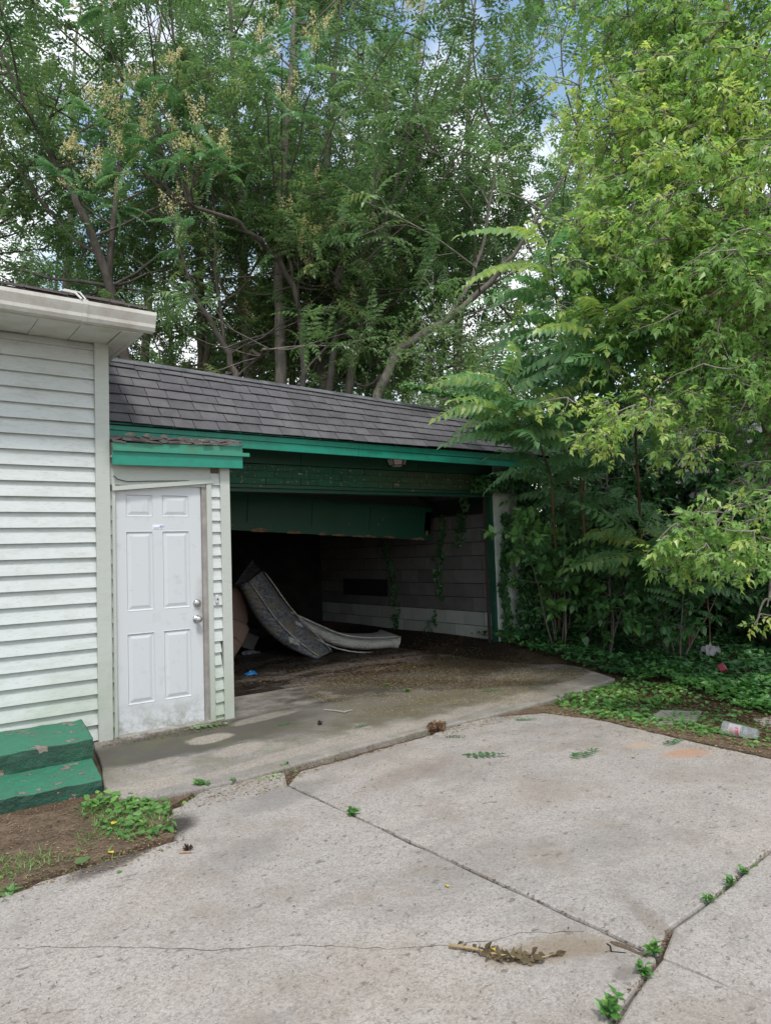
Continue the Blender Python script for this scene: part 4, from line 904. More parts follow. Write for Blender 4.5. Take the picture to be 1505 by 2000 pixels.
def simple_leaf(kind='ovate', seed=0):
    rg = np.random.default_rng(seed); T = Tpl()
    if kind == 'ivy':
        P = [(0, 0, 0), (-.38, -.06, .04), (-.52, .25, .02), (-.28, .42, .06), (0, .98, -.08), (.28, .42, .06), (.52, .25, .02), (.38, -.06, .04), (0, .4, -.03)]
        F = [(0, 1, 8), (1, 2, 3, 8), (3, 4, 8), (4, 5, 8), (5, 6, 7, 8), (7, 0, 8)]
    else:
        dr = rg.uniform(.05, .3); P = [(0, 0, 0), (-.27, .2, .05), (-.30, .45, .03), (-.15, .78, -dr*.5), (0, 1.05, -dr), (.15, .78, -dr*.5), (.30, .45, .03), (.27, .2, .05), (0, .5, -.05)]
        F = [(0, 1, 8), (1, 2, 8), (2, 3, 8), (3, 4, 8), (4, 5, 8), (5, 6, 8), (6, 7, 8), (7, 0, 8)]
    T.add(P, F); return T.done()
def fleck(seed=0):
    rg = np.random.default_rng(seed+90); T = Tpl(); w = rg.uniform(.18, .42)
    T.add([(-w*.5, 0, 0), (w*.3, .1*rg.uniform(-1, 1), .12), (w*rg.uniform(.5, 1), .6, .02), (-w*.2, 1, .10*rg.uniform(-1, 1))], [(0, 1, 2), (0, 2, 3)]); return T.done()
def blade(seed=0):
    rg = np.random.default_rng(seed); T = Tpl(); b = rg.uniform(.2, .9)
    T.add([(-.03, 0, 0), (.03, 0, 0), (.024, .55, -b*.25), (-.024, .55, -b*.25), (0, 1, -b)], [(0, 1, 2, 3), (3, 2, 4)]); return T.done()
def panicle(seed=0):
    rg = np.random.default_rng(seed); T = Tpl()
    T.add([(-.01, 0, 0), (.01, 0, 0), (0, 1, 0)], [(0, 1, 2)], -.5)
    for k in range(85):
        t = rg.uniform(.08, 1)**.8; rr = .36*(1-t)+.05; a = rg.uniform(0, 6.28); r_ = rr*rg.uniform(.2, 1); c = np.array([r_*math.cos(a), t+r_*.5, r_*math.sin(a)])
        e = rg.normal(size=(3, 3)); e /= np.linalg.norm(e, axis=1)[:, None]; T.add([c+v*.045 for v in e], [(0, 1, 2)], rg.uniform(-.4, .4))
    return T.done()
TP = dict(ail=[pinnate(6, .27, .125, .40, .22, seed=k, curl=(-.12, .1, 0, .2)[k]) for k in range(4)],
          sap=[pinnate(11, .19, .098, .42, .22, True, seed=10+k, curl=(-.1, .12, 0)[k]) for k in range(3)],
          elder=[elder(5 if k % 2 else 3, 20+k) for k in range(4)], ivy=[simple_leaf('ivy', k) for k in range(2)], ovate=[simple_leaf('ovate', 5+k) for k in range(4)],
          fleck=[fleck(k) for k in range(5)], elo=[pinnate(2, .48, .27, .15, .3, seed=40+k) for k in range(3)], blade=[blade(k) for k in range(4)], panicle=[panicle(k) for k in range(3)])
class Leaves:
    def __init__(s): s.d = {}
    def add(s, kind, pos, d, nrm, scale, rnd):
        s.d.setdefault(kind, []).append((*pos, *d, *nrm, scale, rnd))
    def add_many(s, kind, pos, d, nrm, scale, rnd):
        a = np.concatenate((pos, d, nrm, np.broadcast_to(scale, (len(pos),))[:, None], np.broadcast_to(rnd, (len(pos),))[:, None]), 1)
        s.d.setdefault(kind, []).extend(map(tuple, a))
    def build(s, name, mat, parent=None, kind=None, seed=0):
        rg = np.random.default_rng(seed); AV = []; AL = []; AT = []; AR = []; off = 0
        for k, rows in s.d.items():
            a = np.array(rows, float); which = rg.integers(0, len(TP[k]), len(a))
            for w in range(len(TP[k])):
                b = a[which == w]
                if not len(b): continue
                T = TP[k][w]; y = b[:, 3:6]; y = y/(np.linalg.norm(y, axis=1)[:, None]+1e-9); x = np.cross(y, b[:, 6:9]); x = x/(np.linalg.norm(x, axis=1)[:, None]+1e-9); z = np.cross(x, y)
                Mx = np.stack((x, y, z), 1)*b[:, 9][:, None, None]
                V = np.einsum('vj,njk->nvk', T.V, Mx)+b[:, None, 0:3]; nv = len(T.V); N = len(b)
                L = (T.L[None]+np.arange(N)[:, None]*nv+off).ravel(); off += N*nv
                AV.append(V.reshape(-1, 3)); AL.append(L); AT.append(np.tile(T.T, N)); AR.append(np.clip(b[:, 10][:, None]+T.J[None], 0, 1).ravel())
        if not AV: return None
        V = np.concatenate(AV)
        if parent is not None: V = V-ORG[parent.name]
        o = link_mesh(name, np_mesh(name, V, np.concatenate(AL), np.concatenate(AT), {'rnd': np.concatenate(AR)}), mat, parent)
        if kind: o['kind'] = kind
        return o

# ================================================================== TREES
def unit(v): v = np.asarray(v, float); return v/(np.linalg.norm(v)+1e-9)
def perp(d, rg): v = rg.normal(size=3); v -= d*(v@d); return unit(v)
def grow(rg, p, d, L, n, wob_=.18, up=.1, sag=0.0):
    pts = [np.array(p, float)]; d = unit(d)
    for k in range(n):
        d = unit(d+rg.normal(size=3)*wob_+np.array([0, 0, up-sag*k/n])); pts.append(pts[-1]+d*L/n)
    return pts, d
def rosette(LV, rg, kind, p, d, n, scale, rnd, spread=(.9, 1.5), up=1.0):
    for k in range(n):
        ph = rg.uniform(*spread); q = perp(d, rg); ld = unit(d*math.cos(ph)+q*math.sin(ph)+np.array([0, 0, .15]))
        nrm = unit(np.array([0, 0, up])+rg.normal(size=3)*.25)
        LV.add(kind, p-d*rg.uniform(0, .12), ld, nrm, scale*rg.uniform(.7, 1.15), float(np.clip(rnd+rg.normal()*.14, 0, 1)))
def tree(label, trunks, seed, limbs=9, zlo=3.2, zhi=13, kind='ail', leafmat='leaf_back', bark='bark', ls=.54, lim_len=(2.2, 4.2), sub=5, twigs=3, nl=5, name='tree', group=None, flowers=0.0, spread=.9, bare=0.0, low=2, open_front=True, cat='tree', rnd0=.4, out_up=.45, trunk_sides=9):
    rg = np.random.default_rng(seed); base = np.array(trunks[0][0][:3]); root = thing(name, label, cat, (base[0], base[1], base[2]), group)
    tb = MB(); br = MB(); LV = Leaves(); FL = Leaves()
    for T in trunks:
        pts = [np.array(t[:3]) for t in T]; rad = [t[3]*.74 for t in T]
        P = []; Q = []
        for i in range(len(pts)-1):
            for k in range(4): t = k/4; P.append(pts[i]*(1-t)+pts[i+1]*t+rg.normal(size=3)*.015*(i+k > 0)); Q.append(rad[i]*(1-t)+rad[i+1]*t)
        P.append(pts[-1]); Q.append(rad[-1]); tb.tube(P, Q, trunk_sides)
        seg = np.array(P); zz = seg[:, 2]
        for li in range(limbs):
            zt_ = rg.uniform(zlo, min(zhi, zz.max())) if li >= low else rg.uniform(4.6, 6.8); i = int(np.argmin(abs(zz-zt_))); st = seg[i]; r0 = max(.022, Q[i]*.42)
            az = rg.uniform(0, 6.28); dd = np.array([math.cos(az)*spread, math.sin(az)*spread, out_up+rg.uniform(-.1, .35) if li >= low else rg.uniform(-.15, .15)])
            if st[2] < 9 and open_front and (dd @ np.array([-.6, -.8, 0])) > .15 and rg.uniform() < .8: dd[:2] *= -1
            L = rg.uniform(*lim_len); lp, ld = grow(rg, st, dd, L, 7, .16, .07)
            br.tube(lp, [r0*(1-.8*k/7) for k in range(8)], 6, False)
            for s_ in range(sub):
                t = rg.uniform(.3, 1) if s_ else 1.0; j = min(6, int(t*7)); sp = lp[j]; sdir = unit(unit(lp[j+1]-lp[j])*.7+perp(unit(lp[j+1]-lp[j]), rg)*.9+np.array([0, 0, .15]))
                q, qd = grow(rg, sp, sdir, rg.uniform(.8, 1.7)*L/3.2, 4, .22, .05); br.tube(q, [r0*.30*(1-.6*k/4) for k in range(5)], 4, False)
                for w in range(twigs):
                    jj = rg.integers(1, 5) if w else 4; tp, td = grow(rg, q[jj], unit(qd+perp(qd, rg)*1.0), rg.uniform(.25, .7), 2, .2, .08)
                    br.tube(tp, [.009, .006, .005], 3, False)
                    if rg.uniform() < bare: continue
                    r_ = rnd0+rg.normal()*.15
                    rosette(LV, rg, kind, tp[-1], td, nl, ls, r_)
                    if rg.uniform() < .5: rosette(LV, rg, kind, tp[1], td, nl//2, ls*.9, r_-.1)
                    if flowers and rg.uniform() < flowers:
                        for f in range(rg.integers(1, 4)): FL.add('panicle', tp[-1]+rg.normal(size=3)*.06, unit(td*.4+np.array([0, 0, .8])+rg.normal(size=3)*.35), (1, 0, 0), rg.uniform(.26, .42), rg.uniform(.2, .8))
    tb.build('trunk', MT[bark], root, smooth=True); br.build('branches', MT[bark], root, smooth=True, kind='stuff')
    LV.build('crown', MT[leafmat], root, seed=seed); FL.build('blossom', MT['blossom'], root, seed=seed)
    return root
def T3(*a): return [(*at(x, y, D), r) for x, y, D, r in a]
def down(T):
    # carry a trunk on from its lowest visible point down to the ground
    x, y, z, r = T[0]; x2, y2, z2, _ = T[1]; k = min(.3, .4*(z+.1)/max(.5, z2-z)) ; return [(x-(x2-x)*k, y-(y2-y)*k, -.1, r*1.25)]+T
tree('pale straight trunk left of centre behind the garage, its bark lit evenly',
     [down(T3((490, 740, 15.5, .17), (478, 600, 15.5, .15), (474, 450, 15.5, .13), (462, 300, 15.3, .10), (455, 120, 15, .06), (448, -60, 15, .03)))], 101, limbs=9, zlo=4.5, zhi=14, group='tall trees behind the garage')
tree('straight upright grey tree just left of the middle of the garage ridge',
     [down(T3((548, 745, 14.4, .16), (545, 600, 14.4, .15), (545, 480, 14.4, .135), (552, 345, 14.3, .11), (566, 180, 14, .07), (575, 0, 14, .04)))], 102, limbs=9, zlo=6, zhi=14, group='tall trees behind the garage')
tree('slender dark tree whose long limb sweeps up left to pale yellow blossom',
     [down(T3((592, 748, 14.12, 0.085), (590, 656, 14.12, 0.079), (574, 558, 14.01, 0.073), (542, 507, 13.79, 0.068), (509, 470, 13.33, 0.062), (453, 428, 12.77, 0.051), (374, 402, 12.20, 0.041), (320, 375, 11.75, 0.023), (275, 330, 11.53, 0.014))),
      T3((574, 558, 14.01, 0.056), (560, 480, 14.12, 0.045), (520, 430, 14.01, 0.034), (505, 350, 13.90, 0.023), (500, 200, 13.79, 0.014))], 103, limbs=9, zlo=5.0, zhi=9.5, bark='bark_dark', lim_len=(1.2, 2.4), flowers=.5, rnd0=.62, ls=.5, sub=4, group='tall trees behind the garage')
tree('thick grey trunk wrapped in leaves right of the straight trunk, behind the garage ridge',
     [down(T3((638, 760, 16, .2), (618, 600, 16, .18), (625, 450, 16, .15), (645, 250, 15.8, .10), (660, 60, 15.5, .06), (665, -80, 15.5, .03)))], 104, limbs=9, zlo=4.5, zhi=14.5, group='tall trees behind the garage')
tree('dark crooked tree with a zigzag elbow in its trunk, behind the ridge',
     [down(T3((640, 765, 14.45, 0.096), (662, 640, 14.45, 0.091), (692, 598, 14.34, 0.086), (690, 580, 14.34, 0.086), (655, 552, 14.23, 0.086), (672, 525, 14.23, 0.080), (700, 510, 14.12, 0.075), (748, 446, 13.91, 0.064), (768, 390, 13.91, 0.048), (800, 250, 13.70, 0.032), (830, 80, 13.48, 0.016))),
      T3((655, 552, 14.23, 0.075), (668, 470, 14.34, 0.059), (690, 380, 14.34, 0.043), (700, 230, 14.34, 0.030), (712, 60, 14.34, 0.016))], 105, limbs=8, zlo=5, zhi=12.5, bark='bark_dark', flowers=.12, group='tall trees behind the garage')
tree('grey double-stemmed tree rising from behind the ridge at its middle with smooth curving limbs',
     [down(T3((680, 770, 15, .12), (700, 640, 15, .11), (722, 520, 15, .095), (765, 440, 14.8, .08), (790, 360, 14.6, .06), (870, 200, 14.2, .035), (960, 60, 14, .015))),
      T3((700, 640, 15, .10), (712, 540, 15, .09), (724, 480, 15, .075), (735, 340, 15, .05), (760, 160, 15, .03), (770, 0, 15, .02))], 106, limbs=10, zlo=5, zhi=14, flowers=.1, group='tall trees behind the garage')
tree('leaning trunk slanting up to the right above the ivy-grown end of the garage roof',
     [down(T3((735, 770, 14, .13), (779, 679, 14, .12), (867, 628, 13.8, .10), (937, 572, 13.6, .08), (1000, 500, 13.4, .055), (1080, 380, 13, .035), (1150, 240, 12.8, .02)))
      , T3((867, 628, 13.8, .07), (915, 560, 13.8, .06), (945, 470, 13.8, .045), (965, 330, 13.6, .03), (1010, 150, 13.4, .015))], 107, limbs=10, zlo=4.0, zhi=12, group='tall trees behind the garage')
tree('dark thin trunk bending up left just right of the white house eave, behind the shingles',
     [down(T3((462, 740, 13.6, .08), (440, 680, 13.6, .075), (412, 630, 13.5, .07), (386, 590, 13.4, .06), (360, 520, 13.3, .045), (335, 400, 13, .03), (300, 200, 12.8, .018))),
      T3((440, 680, 13.6, .05), (425, 560, 13.6, .045), (418, 420, 13.6, .035), (405, 250, 13.4, .025), (395, 60, 13.2, .012))], 108, limbs=9, zlo=4.2, zhi=13, bark='bark_dark', bare=.25, flowers=.15, group='tall trees behind the garage')
tree('broad dark tree reaching over the white house roof with long bare drooping branches',
     [down(T3((250, 720, 13.5, .13), (215, 560, 13.3, .12), (170, 430, 13, .09), (110, 330, 12.8, .07), (40, 180, 12.5, .04), (-40, 20, 12.3, .02))),
      T3((215, 560, 13.3, .09), (225, 400, 13.2, .07), (240, 220, 13, .045), (235, 20, 13, .02))], 109, limbs=13, zlo=4.0, zhi=13, bark='bark_dark', bare=.2, lim_len=(2.4, 4.6), flowers=.06, out_up=.2, group='tall trees behind the garage')
tree('tree at the far left behind the white house with pale green leaves over its gutter',
     [down(T3((-150, 720, 14.5, .15), (-120, 500, 14.4, .13), (-80, 300, 14.2, .09), (-20, 120, 14, .05), (20, -60, 14, .02))),
      T3((-120, 500, 14.4, .09), (-20, 400, 14, .06), (80, 300, 13.8, .04), (120, 160, 13.6, .02))], 110, limbs=12, zlo=4.0, zhi=14, bark='bark_dark', bare=.12, out_up=.25, group='tall trees behind the garage')
tree('grey tree between the bending dark trunk and the pale straight trunk, mostly hidden by leaves',
     [down(T3((395, 735, 17, .15), (392, 560, 17, .13), (380, 380, 17, .10), (350, 180, 16.8, .06), (330, -40, 16.5, .03)))], 111, limbs=13, zlo=4.5, zhi=15.5, group='tall trees behind the garage')
for k, (lab, px_, D, sd2, lb) in enumerate((('tall back tree showing between the leaning trunk and the bright box elder', 900, 17, 120, 12), ('tall back tree hidden behind the bright yellow-green box elder', 1120, 15.5, 121, 12), ('tall back tree at the upper right corner behind the box elder', 1400, 16, 122, 10), ('distant tree whose crown fills the sky above the leaning trunk', 800, 20, 123, 12), ('back tree filling the sky above the white house gutter', 130, 18, 124, 14), ('back tree between the house eave and the bending dark trunk', 290, 18.5, 125, 13), ('far back tree near the middle of the picture top', 560, 19.5, 126, 11))):
    tree(lab, [down(T3((px_-10, 760, D, .16), (px_, 560, D, .14), (px_+15, 380, D, .10), (px_+10, 180, D, .06), (px_+30, -20, D, .03)))], sd2, limbs=lb, zlo=6 if k == 3 else 3.2 if k > 3 else 4, zhi=.72*D-(3.5 if k == 2 else 2.2 if k == 1 else 0), group='tall trees behind the garage', leafmat='leaf_back' if k % 2 == 0 else 'leaf_back2')
for k, (lab, px_, D, sd2) in enumerate((('light green understory tree seen low between the trunks left of the middle', 330, 21, 130), ('light green understory tree seen low between the trunks at the middle of the ridge', 640, 22, 131), ('light green understory tree glimpsed low right of the crooked trunk', 860, 19, 132), ('light green understory tree low behind the white house gutter', 120, 20, 133), ('light green understory tree low beside the crooked trunk', 745, 21, 134), ('slim understory tree between the first trunks right of the eave', 400, 16.5, 135), ('slim understory tree before the straight grey trunk', 570, 17.5, 136), ('slim understory tree behind the leaning trunk', 730, 17, 137))):
    tree(lab, [down(T3((px_, 760, D, .10), (px_+5, 660, D, .09), (px_-10, 560, D, .06), (px_, 400, D, .03)))], sd2, limbs=11, zlo=4.3, zhi=9.8, leafmat='leaf_back2', lim_len=(1.6, 3.0), ls=.5, low=3, open_front=False, name='understory_tree', group='light green understory trees', kind='ail', rnd0=.5)

def blossom_bough(label_, spots, seed, D):
    rg = np.random.default_rng(seed); root = bpy.data.objects['tree.002']; br = MB(); LV = Leaves(); FL = Leaves(); st = at(374, 402, 12.2)
    for (x, y, n) in spots:
        c = at(x, y, D+rg.uniform(-.3, .3)); s0 = st if x < 450 else at(545, 480, 13.5)
        lp = [s0*(1-t)+c*t+np.array([0, 0, .3*math.sin(3.14*t)])+rg.normal(size=3)*.04 for t in np.linspace(0, 1, 7)]; br.tube(lp, [.022*(1-.7*k/7) for k in range(7)], 5, False)
        for k in range(n):
            p = c+rg.normal(size=3)*np.array([.22, .22, .12]); d = unit(np.array([-.3, -.5, .6])+rg.normal(size=3)*.5)
            rosette(LV, rg, 'sap', p-np.array([0, 0, .05]), d, 6, .5, .6, (1.0, 1.7))
            for f in range(3): FL.add('panicle', p+rg.normal(size=3)*.06, unit(np.array([0, -.1, .9])+rg.normal(size=3)*.35), (1, 0, 0), rg.uniform(.36, .56), rg.uniform(.3, .95))
    br.build('bough', MT['bark_dark'], root); LV.build('leaves', MT['leaf_sap'], root, seed=1); FL.build('blossom', MT['blossom'], root, seed=2)
blossom_bough('', ((215, 245, 3), (265, 275, 5), (300, 280, 3), (205, 350, 4), (375, 300, 3), (405, 325, 2), (290, 165, 2), (180, 50, 2), (550, 100, 3), (625, 90, 2), (515, 190, 1), (140, 330, 1), (330, 440, 2), (800, 40, 1)), 77, 11.3)
# young trees and shrubs on the right
def spray_shrub(label, base, h, rad, nst, seed, kind='ovate', mat='leaf_shrub', bark='bark_dark', ls=.09, dens=900, name='shrub', cat='shrub', group=None, rnd0=.35, zlo=.25):
    rg = np.random.default_rng(seed); root = thing(name, label, cat, tuple(base), group); br = MB(); LV = Leaves(); base = np.array(base)
    tips = []
    for s_ in range(nst):
        a = rg.uniform(0, 6.28); d = np.array([math.cos(a)*.22, math.sin(a)*.22, 1.0]); p, _ = grow(rg, base+np.array([math.cos(a), math.sin(a), 0])*.08, d, h*rg.uniform(.75, 1), 8, .09, .1)
        br.tube(p, [.014*(1-.8*k/8)*max(1, h/2.5) for k in range(9)], 6)
        for k in range(int(dens/nst/18)):
            i = rg.integers(max(1, int(zlo*8)), 9); a = rg.uniform(0, 6.28); d = np.array([math.cos(a), math.sin(a), rg.uniform(-.05, .5)])
            q, qd = grow(rg, p[i], d, rad*rg.uniform(.4, 1), 5, .2, -.02); br.tube(q, [.007*(1-.7*j/5) for j in range(6)], 3, False)
            r_ = rnd0+rg.normal()*.15
            for j in range(18):
                t = rg.uniform(.25, 1)*5; jj = min(4, int(t)); pp = q[jj]+(q[jj+1]-q[jj])*(t-jj); ax = unit(q[jj+1]-q[jj]); ld = unit(ax*.6+perp(ax, rg)+np.array([0, 0, -.15]))
                LV.add(kind, pp, ld, unit(np.array([0, 0, 1.0])+rg.normal(size=3)*.35), ls*rg.uniform(.6, 1.25), float(np.clip(r_+rg.normal()*.15, 0, 1)))
    br.build('stems', MT[bark], root, smooth=True); LV.build('foliage', MT[mat], root, seed=seed); return root
def sapling(label, pts, whorls, seed, ls=.75, nl=9, mat='leaf_sap', group=None, rad=.022, rnd0=.35, face=None, bark='bark_red'):
    rg = np.random.default_rng(seed); root = thing('ailanthus_sapling', label, 'sapling', tuple(pts[0]), group); br = MB(); LV = Leaves(); P = [np.array(p) for p in pts]
    br.tube(P, [rad*(1-.65*k/(len(P)-1)) for k in range(len(P))], 7, False)
    br.build('stem', MT[bark], root, smooth=True)
    for (p, n, sc, rr) in whorls:
        a0 = rg.uniform(0, 6.28); p = np.array(p)
        for k in range(n):
            a = a0+k*2.4; el = rg.uniform(-.1, .55); d = np.array([math.cos(a), math.sin(a), el])
            if face is not None: d = unit(d+np.array(face)*.5)
            LV.add('sap', p+np.array([0, 0, -.035*k]), d, unit(np.array([-.42, -.55, .85])+rg.normal(size=3)*.22), ls*sc*rg.uniform(.8, 1.1), float(np.clip(rr+rg.normal()*.12, 0, 1)))
    LV.build('leaf', MT[mat], root, seed=seed); return root
def stem3(xyD, zfoot=.05):
    P = [at(x, y, D) for x, y, D in xyD]; f = P[0].copy(); return [np.array([f[0]+.03, f[1]+.05, min(zfoot, f[2]-.1)])]+P
toC = np.array([-.6, -.75, 0.0])
W = lambda x, y, D, n, sc, rr: (at(x, y, D), n, sc, rr)
sapling('tall ailanthus sapling with glowing yellow-green fronds at its top, beside the garage corner', stem3(((1150, 1170, 9.6), (1130, 900, 8.9), (1100, 700, 8.2), (1070, 470, 7.4))),
        [W(1066, 470, 7.4, 14, 1.05, .9), W(1080, 550, 7.6, 10, 1.0, .65), W(1092, 630, 7.8, 11, 1.1, .5), W(1105, 710, 8.1, 11, 1.1, .45), W(1118, 800, 8.5, 9, 1.0, .35)], 201, ls=.92, face=toC*.8, group='ailanthus saplings in the thicket')
sapling('ailanthus sapling with long fronds hanging over the right end of the teal fascia', stem3(((1090, 1160, 9.6), (1075, 930, 8.7), (1040, 830, 7.9), (988, 742, 7.3))),
        [W(985, 742, 7.3, 13, .95, .8), W(1000, 800, 7.5, 11, .95, .7), W(1035, 800, 7.7, 12, 1.05, .6), W(1060, 860, 8.1, 10, 1.0, .45), W(1080, 920, 8.6, 7, .9, .3)], 202, ls=.85, face=(-1.0, -.35, 0), group='ailanthus saplings in the thicket')
sapling('ailanthus sapling with large pale fronds reaching left below the box elder', stem3(((1255, 1120, 9.4), (1240, 850, 8.3), (1215, 720, 7.4), (1180, 620, 6.8))),
        [W(1175, 620, 6.8, 12, 1.0, .8), W(1195, 670, 7.0, 11, 1.0, .6), W(1215, 720, 7.3, 11, 1.0, .45), W(1235, 790, 7.8, 9, 1.0, .35), W(1245, 870, 8.4, 7, 1.0, .3)], 203, ls=.85, face=(-.9, -.55, 0), group='ailanthus saplings in the thicket')
sapling('multi-stemmed ailanthus sapling with star of arching fronds before the dark thicket', stem3(((1236, 1236, 9.8), (1226, 1150, 9.4), (1243, 1090, 8.9), (1250, 1030, 8.4)), .0),
        [W(1250, 1028, 8.4, 13, 1.0, .8), W(1243, 1075, 8.6, 9, .85, .55)], 204, ls=.95, face=toC*.6, rad=.022, group='ailanthus saplings in the thicket')
sapling('short ailanthus sapling with drooping fronds right of the arching one', stem3(((1345, 1245, 9.0), (1340, 1180, 8.8), (1335, 1120, 8.6)), .0),
        [W(1335, 1115, 8.6, 10, .9, .5), W(1340, 1170, 8.6, 6, .8, .35)], 205, ls=.75, face=toC*.4, rad=.014, group='ailanthus saplings in the thicket')
sapling('ailanthus sapling with dark hanging fronds close to the garage end wall', stem3(((1095, 1180, 10.2), (1100, 1000, 9.8), (1120, 880, 9.4)), .1),
        [W(1115, 880, 9.4, 10, .95, .4), W(1105, 960, 9.5, 9, .95, .35), W(1175, 985, 9.5, 9, .95, .35)], 206, ls=.95, face=toC*.4, group='ailanthus saplings in the thicket')
# box elder: bright crown at the upper right
def box_elder():
    rg = np.random.default_rng(300); base = at(1560, 1200, 8.2); base[2] = 0
    root = thing('box_elder', 'bright yellow-green box elder tree filling the upper right of the picture', 'tree', tuple(base)); tb = MB(); br = MB(); LV = Leaves(); LD = Leaves()
    tr = [base, at(1540, 1000, 8.0), at(1500, 800, 7.8), at(1470, 600, 7.6), at(1440, 350, 7.6), at(1420, 120, 7.6), at(1415, -80, 7.6)]
    tb.tube(tr, [.12, .11, .10, .085, .065, .045, .02], 9)
    tips = []
    def spray(p, n=26, rad=.45, r0=.6, d0=None, sc=.15):
        for s_ in range(3):
            d = unit(np.array([rg.normal()*.6, rg.normal()*.6, -.15])+(d0 if d0 is not None else 0)); q, qd = grow(rg, p, d, rad*rg.uniform(.7, 1.2), 4, .25, -.06); br.tube(q, [.008, .006, .005, .004, .003], 3, False)
            for k in range(n//3):
                t = rg.uniform(.1, 1)*4; j = min(3, int(t)); pp = q[j]+(q[j+1]-q[j])*(t-j); ax = unit(q[j+1]-q[j]); ld = unit(ax*.4+perp(ax, rg)+np.array([0, 0, -.35]))
                LV.add('elder', pp, ld, unit(np.array([-.2, -.3, 1.0])+rg.normal(size=3)*.45), sc*rg.uniform(.45, 1.45), float(np.clip(r0+rg.normal()*.2, 0, 1)))
    # limbs aimed at clumps seen in the crown
    clumps = [(x, y, D, r0) for (x, y, D, r0) in ((1180, 160, 7.4, .8), (1240, 110, 7.3, .7), (1170, 260, 7.2, .8), (1250, 230, 6.9, .8), (1330, 190, 6.8, .75), (1200, 330, 7.0, .75), (1300, 320, 6.6, .8), (1390, 300, 6.5, .7),
        (1160, 420, 7.1, .6), (1240, 420, 6.7, .8), (1340, 420, 6.4, .7), (1440, 400, 6.3, .75), (1180, 500, 7.0, .6), (1270, 520, 6.6, .65), (1360, 530, 6.4, .6), (1470, 480, 6.2, .7), (1230, 600, 6.8, .55), (1310, 620, 6.6, .5), (1400, 620, 6.4, .45), (1480, 600, 6.2, .4),
        (1180, 60, 7.6, .5), (1260, 40, 7.5, .5), (1340, 90, 7.2, .6), (1420, 60, 7.2, .5), (1490, 130, 6.8, .5), (1480, 260, 6.5, .6), (1430, 180, 6.8, .6), (1290, 160, 7.2, .6), (1120, 540, 7.2, .6), (1150, 650, 7.2, .45),
        (1420, 720, 6.5, .3), (1490, 700, 6.3, .3), (1340, 700, 6.8, .35), (1560, 500, 6.2, .5), (1570, 250, 6.5, .5), (1600, 700, 6.5, .3), (1230, -40, 7.4, .5), (1380, -40, 7.2, .5), (1500, 0, 7.0, .5), (1640, 400, 6.6, .5), (1650, 100, 7, .5))]
    arr = np.array(tr)
    for (x, y, D, r0) in clumps:
        x += max(0, 1300-x)*.5
        c = at(x, y, D); st = arr[int(np.argmin(np.linalg.norm(arr-c+np.array([0, 0, .9]), axis=1)))]
        n = 8; lp = [st*(1-t)+c*t+np.array([0, 0, .25*math.sin(t*3.14)])+rg.normal(size=3)*.03*(t > 0) for t in np.linspace(0, 1, n)]
        br.tube(lp, [.028*(1-.75*k/n) for k in range(n)], 5, False)
        for s_ in range(17): spray(c+rg.normal(size=3)*np.array([.34, .34, .27]), 27, .4, r0+rg.normal()*.12, None, .118)
        for s_ in range(2): j = rg.integers(3, n); spray(lp[j]+rg.normal(size=3)*.1, 15, .35, r0-.2)
    # low hanging sprays
    for (x, y, D, r0, m_) in ((1165, 815, 6.0, .85, 3), (1200, 850, 5.9, .85, 3), (1240, 800, 6.0, .75, 3), (1310, 800, 6.0, .7, 3), (1320, 850, 6.0, .75, 2), (1380, 780, 6.2, .5, 3), (1350, 1050, 5.6, .5, 4), (1400, 1030, 5.5, .55, 4), (1450, 1050, 5.4, .5, 4), (1490, 1020, 5.3, .55, 4), (1320, 1100, 5.7, .5, 3),
                              (1420, 990, 5.7, .45, 2), (1370, 1090, 5.9, .3, 1), (1470, 900, 6.8, .1, 3), (1420, 850, 7.0, .1, 3), (1500, 820, 6.8, .15, 3), (1490, 940, 6.2, .2, 3), (1500, 1110, 5.3, .75, 0), (1497, 1185, 5.3, .85, 0), (1475, 1225, 5.3, .85, -1), (1550, 1000, 5.6, .4, 2)):
        c = at(x, y, D)
        for s_ in range(m_+1): spray(c+rg.normal(size=3)*np.array([.14, .14, .10]), 24, .26, r0+rg.normal()*.1, np.array([-.35, -.35, -.1]), .105)
        st = c+np.array([1.0, .35, .15])*rg.uniform(.5, .9); lp = [st*(1-t)+c*t+np.array([0, 0, .08*math.sin(t*3.14)]) for t in np.linspace(0, 1, 7)]; br.tube(lp, [.012*(1-.6*k/7) for k in range(7)], 4, False)
        st0 = arr[1+int(y < 900)]; q_ = [st0*(1-t)+st*t+np.array([0, 0, .35*math.sin(t*3.14)])+rg.normal(size=3)*.03*(0 < t < 1) for t in np.linspace(0, 1, 7)]; br.tube(q_, [.016]*7, 4, False)
    tb.build('trunk', MT['bark_red'], root, smooth=True); br.build('branches', MT['bark'], root, smooth=True); LV.build('crown', MT['leaf_elder'], root, seed=3)
box_elder()
SH = 'dark green shrubs of the thicket'
def gb(x, y): p = gnd(x, y, .05); p[2] = float(gz(p[0], p[1])); return p
